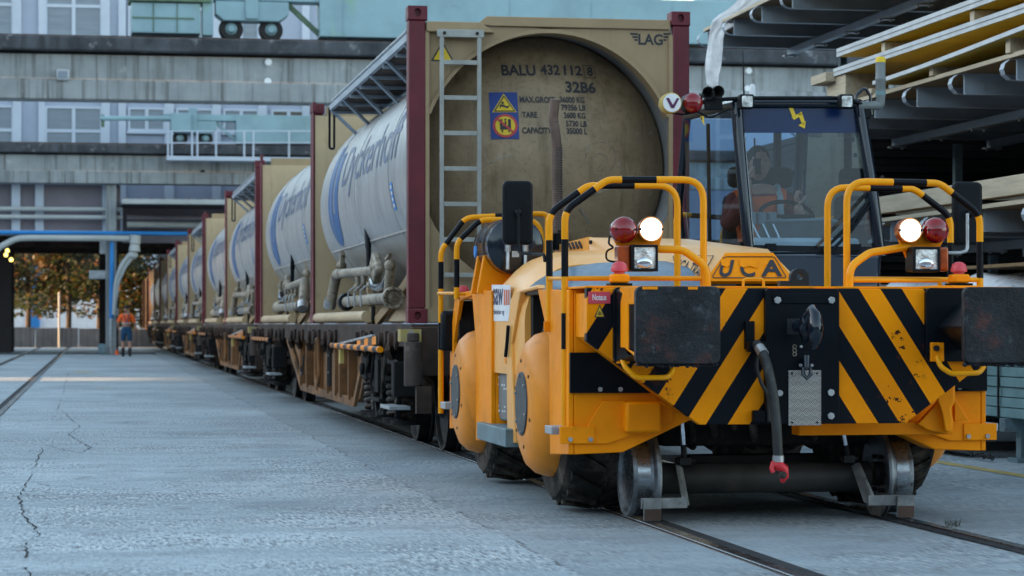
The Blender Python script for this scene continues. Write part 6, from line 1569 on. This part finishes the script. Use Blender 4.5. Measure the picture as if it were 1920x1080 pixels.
def signal(px, py, lens, nm, y=15.42):
    c_ = PY(px, py, y)
    rim = MB().lathe([(.066, .09), (.068, 0), (.066, -.008), (.061, -.012)], c_, 'y', 36).build(nm, 'mark_yellow' if lens == 'white' else 'black_plastic', tug)
    if lens == 'white': MB().lathe([(.060, -.0135), (0, -.016)], c_, 'y', 36).build('disc', 'white', rim)
    else: MB().lathe([(.066, -.004), (.064, -.02), (.05, -.038), (.028, -.048), (0, -.051)], c_, 'y', 36).build('lens', 'red_lens', rim, ang=60)
    return c_, rim
c_, vr = signal(1259, 193, 'white', 'marker_disc', 15.38)
b = MB(); y_ = c_.y - .018
def vq(px, py): return PY(px, py, y_)
b.add([vq(1249, 184), vq(1254, 183), vq(1262, 197), vq(1261, 203), vq(1258, 202)], [(0, 1, 2, 3, 4)]); b.add([vq(1269, 184), vq(1274, 184), vq(1264, 203), vq(1260, 202), vq(1261, 198)], [(0, 1, 2, 3, 4)])
b.build('letter', 'ink_purple', vr)
signal(1299, 193, 'red', 'red_lamp')
MB().tube(fillet([PY(1250, 210, 15.45), PY(1280, 215, 15.45), PY(1310, 210, 15.5), PY(1332, 222, 15.5), PY(1355, 210, 15.55), PY(1376, 204, 15.5)], .05), .006, 6).build('cable', 'black_plastic', tug)
MB().tube([PY(1395, 180, 15.8), PY(1394, 150, 15.8), PY(1393, 93, 15.8)], [.006, .004, .002], 6).build('antenna', 'black_plastic', tug)
MB().lathe([(.022, 0), (.02, .07), (.012, .088), (0, .09)], PY(1411, 182, 15.9), 'z', 14).build('aerial_dome', 'white', tug)
bc = PY(1649, 200, 15.6)
be = MB().lathe([(.033, .0), (.033, .115), (.036, .12), (.036, .135), (.033, .14), (.033, .24)], PY(1651, 184, 15.6) , 'z', 24).build('beacon', 'grey_plastic', tug)
bz = PY(1651, 184, 15.6)
MB().lathe([(.034, .24), (.034, .262), (.028, .276), (0, .28)], bz, 'z', 24).build('amber_dome', 'sign_yellow', be)
MB().lathe([(.0345, .02), (.0345, .045)], bz, 'z', 24).build('green_band', 'teal_board', be)
MB().tube(fillet([bz + V((0, 0, .0)), bz + V((0, 0, -.05)), bz + V((-.16, 0, -.055))], .04), .03, 14).build('beacon_elbow', 'grey_plastic', be)
MB().tube(fillet([PY(1603, 192, 15.6), PY(1606, 178, 15.6), PY(1622, 163, 15.6), PY(1632, 180, 15.6), PY(1634, 215, 15.6)], .04), .011, 8).build('beacon_bracket', 'black_gloss', tug)
MB().box(PY(1612, 222, 15.58), PY(1630, 196, 15.62)).build('junction_box', 'black_plastic', tug, bevel=.01)
rt = MB().tube([PY(1515, 184, 15.9), PY(1560, 183, 15.9)], .012, 6).build('roof_catch', 'black_plastic', tug)
# ================================================================== driver
def driver():
    bx, by = .80, 16.48; UP = .085
    t = thing('person', (bx, by, 1.25), 'driver in an orange high visibility vest sitting behind the windscreen of the cab', 'person')
    J = [(0, 0, 1.33, .14), (0, .0, 1.55, .13), (-.01, -.04, 1.78, .145), (-.02, -.06, 1.93, .10), (-.03, -.08, 2.02, .058),
         (-.2, -.06, 1.9, .065), (-.29, -.2, 1.70, .052), (-.20, -.33, 1.92, .042), (-.16, -.28, 2.05, .032),
         (.19, -.06, 1.9, .065), (.27, -.2, 1.66, .052), (.17, -.42, 1.78, .042), (.14, -.46, 1.86, .03),
         (-.12, -.1, 1.32, .10), (-.14, -.45, 1.34, .075), (-.14, -.5, 1.1, .055), (.12, -.1, 1.32, .10), (.14, -.45, 1.34, .075), (.14, -.5, 1.1, .055)]
    E = [(0, 1), (1, 2), (2, 3), (3, 4), (3, 5), (5, 6), (6, 7), (7, 8), (3, 9), (9, 10), (10, 11), (11, 12), (0, 13), (13, 14), (14, 15), (0, 16), (16, 17), (17, 18)]
    O = V((bx, by, UP))
    def sk(ids, g_, mt, nm, head=False):
        mp = {a: i for i, a in enumerate(ids)}
        vs, fs = skinned([(*J[a][:3], J[a][3] + g_) for a in ids], [(mp[a], mp[b]) for a, b in E if a in mp and b in mp])
        m = MB().add([v + O for v in vs], fs)
        if head:
            h_ = O + V((-.04, -.11, 2.16)); m.ball(h_, (.077, .096, .118), 20); m.ball(h_ + V((0, -.098, -.015)), (.014, .022, .028), 8); m.ball(h_ + V((0, -.082, -.06)), (.03, .014, .009), 8)
            for s in (-1, 1): m.ball(h_ + V((s * .078, .0, -.01)), (.012, .024, .034), 8); m.ball(h_ + V((s * .03, -.088, .018)), (.013, .01, .008), 8)
            for c_, dv in ((J[8], V((.05, -.02, .07))), (J[12], V((-.03, -.03, .05)))):
                b_ = O + V(c_[:3])
                for k in range(4):
                    s0 = b_ + V((0, .02 * (k - 1.5), .02)); m.tube([s0, s0 + dv * .55, s0 + dv * .75 + V((.02, 0, .03)), s0 + dv * .7 + V((.035, 0, .015))], [.011, .010, .009, .007], 7)
                m.tube([b_ + V((0, -.03, 0)), b_ + V((.03, -.05, .03)), b_ + V((.04, -.045, .055))], [.012, .01, .008], 7)
        return m.build(nm, mt, t, ang=80)
    sk(list(range(19)), 0, 'skin', 'body', True)
    sk([2, 3, 5, 6, 7, 9, 10, 11], .012, 'jacket', 'sleeves')
    sk([2, 1, 3, 5, 9, 0], .022, 'hi_vis', 'vest')
    sk([0, 13, 14, 15, 16, 17, 18], .012, 'denim', 'trousers')
    for s in (-1, 1): MB().tube([O + V((s * .11 - .01, -.17, 1.45)), O + V((s * .11 - .02, -.225, 1.75)), O + V((s * .115 - .02, -.175, 1.92)), O + V((s * .11, -.05, 2.0))], .026, 8).build('reflective_stripe', 'reflective', t)
    h_ = O + V((-.04, -.095, 2.19)); MB().ball(h_, (.084, .098, .10), 18).build('hair', 'hair', t)
    MB().box(O + V((-.145, -.33, 2.06)), O + V((-.105, -.27, 2.17)))
    tag(MB().box(O + V((-.13, -.34, 2.07)), O + V((-.085, -.28, 2.18))).tube([O + V((-.12, -.31, 2.18)), O + V((-.125, -.31, 2.32))], .007, 6).build('handheld_radio', 'black_plastic', bevel=.008), "small black two way radio held up to the driver's face", 'radio')
driver()
# ================================================================== stacked formwork on the right
XL = 3.45
def deck(z, y0, y1, yj, label, ply=True):
    t = thing('formwork_deck', (6, (y0 + y1) / 2, z), label, 'formwork deck', 'formwork decks stacked on the right')
    y = yj
    while y - 1.19 > y0: y -= 1.19
    while y < y1:
        j = MB().box((XL + .02, y - .012, z - .08), (9.2, y + .012, z + .08))
        j.box((XL + .02, y - .045, z + .08), (9.2, y + .045, z + .09)).box((XL + .02, y - .045, z - .09), (9.2, y + .045, z - .08))
        o = j.build('joist', 'alu_bar', t)
        lp = [(XL + .0, z + .085), (XL - .05, z + .08), (XL - .095, z + .045), (XL - .11, z), (XL - .095, z - .045), (XL - .05, z - .08), (XL + .02, z - .09)]
        lv = MB()
        for (xa, za), (xb, zb) in zip(lp, lp[1:]): lv.bar((xa, y, za), (xb, y, zb), .085, .014, up=(0, 1, 0)) if False else lv.hull([V((xa, y - .045, za)), V((xa, y + .045, za)), V((xa * .995 + .02, y + .045, za * 1.0)), V((xa * .995 + .02, y - .045, za))], [V((xb, y - .045, zb)), V((xb, y + .045, zb)), V((xb * .995 + .02, y + .045, zb)), V((xb * .995 + .02, y - .045, zb))])
        lv.build('curled_end', 'alu_bar', o)
        y += 1.19
    for x in (4.5, 5.55, 6.6, 7.65):
        MB().box((x - .04, y0, z - .17), (x + .04, y1, z - .092)).build('bearer', 'alu_bar', t)
        yy = yj
        while yy - 1.19 > y0: yy -= 1.19
        while yy < y1:
            c = MB().box((x - .09, yy - .05, z - .185), (x + .09, yy + .05, z - .171)).cyl((x - .06, yy, z - .2), (x - .06, yy, z - .17), .014, 6).cyl((x + .06, yy, z - .2), (x + .06, yy, z - .17), .014, 6); yy += 1.19
            c.build('clamp', 'bare_metal', t)
    if ply: MB().box((XL - .02, y0, z + .092), (9.2, y1, z + .125)).build('plywood', 'ply', t, bevel=.002)
    MB().box((XL - .035, y0, z + .095), (XL - .021, y1, z + .13)).build('edge_strip', 'timber', t)
    for x in (5.0, 7.8):
        for yy in (y0 + .5, (y0 + y1) / 2, y1 - .5):
            MB().box((x - .04, yy - .04, z - (1.05 if z > 2.5 else .9)), (x + .04, yy + .04, z - .172)).build('prop', 'teal_steel', t)
    return t
deck(4.55, 15.0, 28.3, 27.1, 'uppermost steel formwork deck with plastic sheet at its corner, top right')
deck(3.16, 15.0, 24.4, 21.98, 'middle steel formwork deck under the stacked white panels')
deck(1.98, 15.0, 23.4, 17.95, 'lowest steel formwork deck carrying the pale timber beams')
# panels between the upper decks
def panel(z, y1, th, label, sag=0.0, x0=XL - .1):
    t = thing('formwork_board', (6, 19, z), label, 'panel', 'white edged panels between the decks')
    n = 14; a, b = [], []
    m, e = MB(), MB()
    for i in range(n):
        ya, yb = 15.0 + (y1 - 15.0) * i / n, 15.0 + (y1 - 15.0) * (i + 1) / n
        za, zb = (z - sag * ((u - 15.0) / (y1 - 15.0)) ** 2 * (3 - 2 * (u - 15.0) / (y1 - 15.0)) for u in (ya, yb))
        m.hull([V((x0 + .02, ya, za)), V((7.5, ya, za)), V((7.5, ya, za + th)), V((x0 + .02, ya, za + th))], [V((x0 + .02, yb, zb)), V((7.5, yb, zb)), V((7.5, yb, zb + th)), V((x0 + .02, yb, zb + th))])
        e.hull([V((x0, ya, za - .003)), V((x0 + .019, ya, za - .003)), V((x0 + .019, ya, za + th + .003)), V((x0, ya, za + th + .003))], [V((x0, yb, zb - .003)), V((x0 + .019, yb, zb - .003)), V((x0 + .019, yb, zb + th + .003)), V((x0, yb, zb + th + .003))])
    m.build('panel_board', 'ply_yellow', t); e.build('white_edge', 'panel_white', t)
    MB().box((x0 - .004, 15.0, z + th * .45 - sag * 0), (x0 - .001, y1 if not sag else 15.01, z + th * .55)).build('edge_groove', 'grey_plastic', t)
    return t
panel(3.74, 22.8, .075, 'topmost white edged panel under the uppermost deck')
panel(3.56, 22.9, .07, 'second white edged panel, resting on wooden blocks')
panel(3.52, 21.8, .03, 'bent white sheet that droops towards its far end', sag=.10, x0=XL - .13) if False else panel(3.47, 21.6, .03, 'bent white sheet that droops towards its far end', sag=.12, x0=XL - .13)
k = 0
for y, z0, z1 in ((21.5, 3.64, 3.735), (19.2, 3.64, 3.735), (16.8, 3.64, 3.735), (21.9, 3.29, 3.345), (20.2, 3.29, 3.37), (18.4, 3.29, 3.44), (16.6, 3.29, 3.46)):
    lab = ['wooden block between the two white edged panels, farthest', 'wooden block between the two white edged panels, middle one', 'wooden block between the two white edged panels, nearest', 'wooden block on the middle deck, farthest one', 'wooden block on the middle deck by the beacon', 'wooden block on the middle deck, second from the right', 'wooden block on the middle deck nearest the right edge'][k]; k += 1
    tag(MB().box((XL - .06, y - .05, z0 + .002), (XL + 1.4, y + .05, z1 - .002)).build('spacer_block', 'timber', bevel=.004), lab, 'block', 'wooden spacer blocks')
tag(MB().box(PY(1548, 152, 22.9), PY(1600, 146, 23.4)).build('timber_offcut', 'timber', bevel=.004), 'short thin timber offcut sticking out left of the panels', 'timber')
tag(MB().box(PY(1585, 185, 22.6), PY(1630, 145, 23.2)).build('timber_block', 'timber', bevel=.006), 'square timber block end behind the cab roof lamp', 'timber')
# timber on the lowest deck
for (x0, x1, y0, y1, z0, z1), lab in (((XL + .02, XL + .16, 15, 22.9, 2.16, 2.32), 'long pale timber beam nearest the track on the lowest deck'),
                                     ((XL + .3, XL + .46, 15, 22.2, 2.115, 2.25), 'pale timber beam lying behind the front beam on the lowest deck'),
                                     ((XL + .6, XL + .85, 15, 18.2, 2.115, 2.22), 'short pale board stacked low at the right edge'),
                                     ((XL + .55, XL + .8, 15, 17.9, 2.224, 2.33), 'short pale board lying on another at the right edge'),
                                     ((XL + .5, XL + .7, 15, 17.6, 2.34, 2.42), 'topmost short pale board at the right edge')):
    tag(MB().box((x0, y0, z0), (x1, y1, z1)).build('timber_beam', 'timber', bevel=.006), lab, 'timber beam', 'timber beams on the lowest deck')
for y, lab in ((22.0, 'grey bearer block under the long timber beam, farthest'), (19.3, 'grey bearer block under the long timber beam beside the right mirror'), (16.4, 'grey bearer block under the long timber beam near the right edge')):
    tag(MB().box((XL + .0, y - .06, 2.107), (XL + .28, y + .06, 2.158)).build('bearer_block', 'plank_dark', bevel=.004), lab, 'block', 'grey bearer blocks')
# dark stacks behind; the tall one is added, near-black standing in for shade
for (x0, x1, y0, y1, z0, n_), lab in (((3.75, 9.5, 24.6, 27.8, 0.1, 39), 'tall stack of near-black planks added at the far end of the bay for its shade'), ((4.6, 9.0, 15.5, 22.5, 2.13, 4), 'low dark stack of planks behind the timber beams')):
    t = thing('plank_stack', ((x0 + x1) / 2, (y0 + y1) / 2, z0), lab, 'plank stack')
    rnd = random.Random(int(x0 * 10))
    for i in range(n_):
        d = rnd.uniform(0, .15)
        MB().box((x0 + d, y0 + rnd.uniform(0, .2), z0 + i * .08), (x1, y1 - rnd.uniform(0, .1), z0 + i * .08 + .07)).build('plank', 'plank_dark', t)
sh = thing('bay_shade_shed', (10.5, 22, 0), 'added dark wall and roof behind the stacked formwork, keeping side light out', 'shed')
MB().box((9.6, 12, 0), (9.75, 32, 5.4)).build('wall', 'plank_dark', sh)  # unseen wall added to limit side light in the bay
MB().box((9.76, 11.5, 5.2), (14, 32.5, 5.4)).build('roof', 'dark_soffit', sh)
# plastic sheets
def film(name, rows, label, cat, thick=.004, seed=2, amp=.05):
    m = MB(); n = len(rows[0]); rnd = random.Random(seed)
    for i, r in enumerate(rows):
        for j, p in enumerate(r):
            q = V(p); q += V((noise.noise(q * 5) * amp, noise.noise(q * 4 + V((9, 3, 1))) * amp * 1.5, noise.noise(q * 6 + V((1, 8, 2))) * amp * .6)); m.v.append(q)
    for i in range(len(rows) - 1):
        for j in range(n - 1): m.f.append([i * n + j, i * n + j + 1, (i + 1) * n + j + 1, (i + 1) * n + j]); m.m.append(0)
    o = m.build(name, 'plastic_film', None, ang=60, recalc=False); s = o.modifiers.new('thick', 'SOLIDIFY'); s.thickness = thick
    s2 = o.modifiers.new('sub', 'SUBSURF'); s2.levels = 1; s2.render_levels = 1
    return tag(o, label, cat)
def lerp_rows(A, B, n, fold=0.0):
    out = []
    for a, b in zip(A, B):
        out.append([V(a).lerp(V(b), j / n) + V((0, fold * math.sin(j * 2.1 + len(out) * .3), 0)) for j in range(n + 1)])
    return out
def sub(P, k=4):
    out = []
    for a, b in zip(P, P[1:]):
        for i in range(k): out.append(V(a).lerp(V(b), i / k))
    return out + [V(P[-1])]
A = sub([PY(1400, -14, 27.2), PY(1365, 22, 27.4), PY(1338, 38, 27.6), PY(1326, 70, 27.8), PY(1321, 120, 27.9), PY(1322, 160, 27.9)])
Bq = sub([PY(1466, -12, 26.6), PY(1430, 14, 27.0), PY(1378, 45, 27.2), PY(1361, 58, 27.4), PY(1354, 110, 27.5), PY(1341, 168, 27.6)])
film('plastic_sheet', lerp_rows(A, Bq, 8, .02), 'crumpled white plastic sheet hanging from the corner of the uppermost deck', 'plastic sheet')
wb = thing('wrapped_bundle', (4.4, 19, 1.2), 'long low bundle wrapped in pale plastic film under the lowest deck', 'bundle')
rows = []
for i in range(30):
    y = 14.5 + i * .29; top = 1.50 + .05 * math.sin(i * .9) - .002 * i
    rows.append([V((3.34, y, 1.15)), V((3.33, y, 1.3)), V((3.34, y, top - .06)), V((3.42, y, top)), V((3.8, y, top + .03)), V((4.4, y, top + .02)), V((5.2, y, top)), V((5.3, y, 1.15))])
m = MB(); n2 = 8
for r in rows:
    for p in r: m.v.append(p + V((noise.noise(p * 3) * .05, 0, noise.noise(p * 2.5 + V((4, 4, 4))) * .05)))
for i in range(29):
    for j in range(7): m.f.append([i * 8 + j, i * 8 + j + 1, (i + 1) * 8 + j + 1, (i + 1) * 8 + j]); m.m.append(0)
m.build('film', 'plastic_film', wb, ang=60, recalc=False)
MB().box((3.40, 14.6, 1.12), (5.2, 22.7, 1.36)).build('boards', 'plank_dark', wb)
MB().box((3.42, 14.4, 1.585), (5.1, 19.5, 1.61)).build('cover_board', 'ply', wb)
# teal boards on steel trestles
tb_ = thing('board_stack', (4.5, 18.5, .36), 'strapped stack of teal grey boards on steel trestles at the right edge', 'board stack')
for i in range(9):
    d = .02 * ((i * 7) % 3)
    MB().box((3.46 + d * .4, 14.5, .365 + i * .083), (5.6, 22.3 - d, .365 + i * .083 + .076)).build('board', 'teal_board', tb_, bevel=.004)
for y in (17.0, 18.75, 21.3): MB().box((3.44, y - .012, .36), (3.452, y + .012, 1.11)).build('strap', 'dark_steel', tb_)
def trestle(y, label):
    t = thing('steel_trestle', (4.5, y, 0), label, 'trestle', 'steel trestles under the teal boards')
    MB().box((3.42, y - .06, .25), (5.6, y + .06, .36)).build('cross_beam', 'teal_steel', t, bevel=.004)
    for x in (3.62, 5.2):
        MB().box((x - .05, y - .01, .04), (x + .05, y + .01, .25)).box((x - .06, y - .05, .04), (x - .045, y + .05, .25)).box((x + .045, y - .05, .04), (x + .06, y + .05, .25)).build('leg', 'teal_steel', t)
        MB().box((x - .11, y - .11, 0), (x + .11, y + .11, .04)).build('foot', 'teal_steel', t)
trestle(18.6, 'steel trestle with square feet nearest the right picture edge'); trestle(21.2, 'steel trestle behind the right front step of the yellow vehicle')
MB_ = MB().box((3.35, 19.3, .06), (3.55, 21.0, .13)).box((3.55, 19.3, .06), (5, 19.45, .13))
tag(MB_.build('floor_beam', 'dark_steel', bevel=.01), 'dark rusty steel beam lying on the ground by the trestle', 'steel beam')
ch = MB()
for i in range(14):
    a = i * 1.1; c = V((3.35 + .03 * math.sin(i * 2.3), 19.1 - i * .035, .03 + .012 * (i % 3)))
    ch.tube([c + V((.012 * math.cos(R(q)) * (1 if i % 2 else .3), .028 * math.sin(R(q)), .012 * math.cos(R(q)) * (.3 if i % 2 else 1))) for q in range(0, 360, 45)], .007, 6, closed=True)
tag(ch.build('chain', 'dark_steel'), 'rusty chain heaped on the ground beside the trestle foot', 'chain')
gw = MB(); rnd = random.Random(6)
for i in range(60):
    p = PZ(1480 + 100 * 0 + rnd.uniform(292, 322), 984 + rnd.uniform(-5, 5)); d = V((rnd.gauss(0, .012), rnd.gauss(0, .012), rnd.uniform(.01, .035)))
    gw.add([p - V((.002, 0, 0)), p + V((.002, 0, 0)), p + d], [(0, 1, 2)])
tag(gw.build('weeds', 'leaf_green', recalc=False), 'tiny tuft of weeds beside the right rail', 'weeds', kind='stuff')
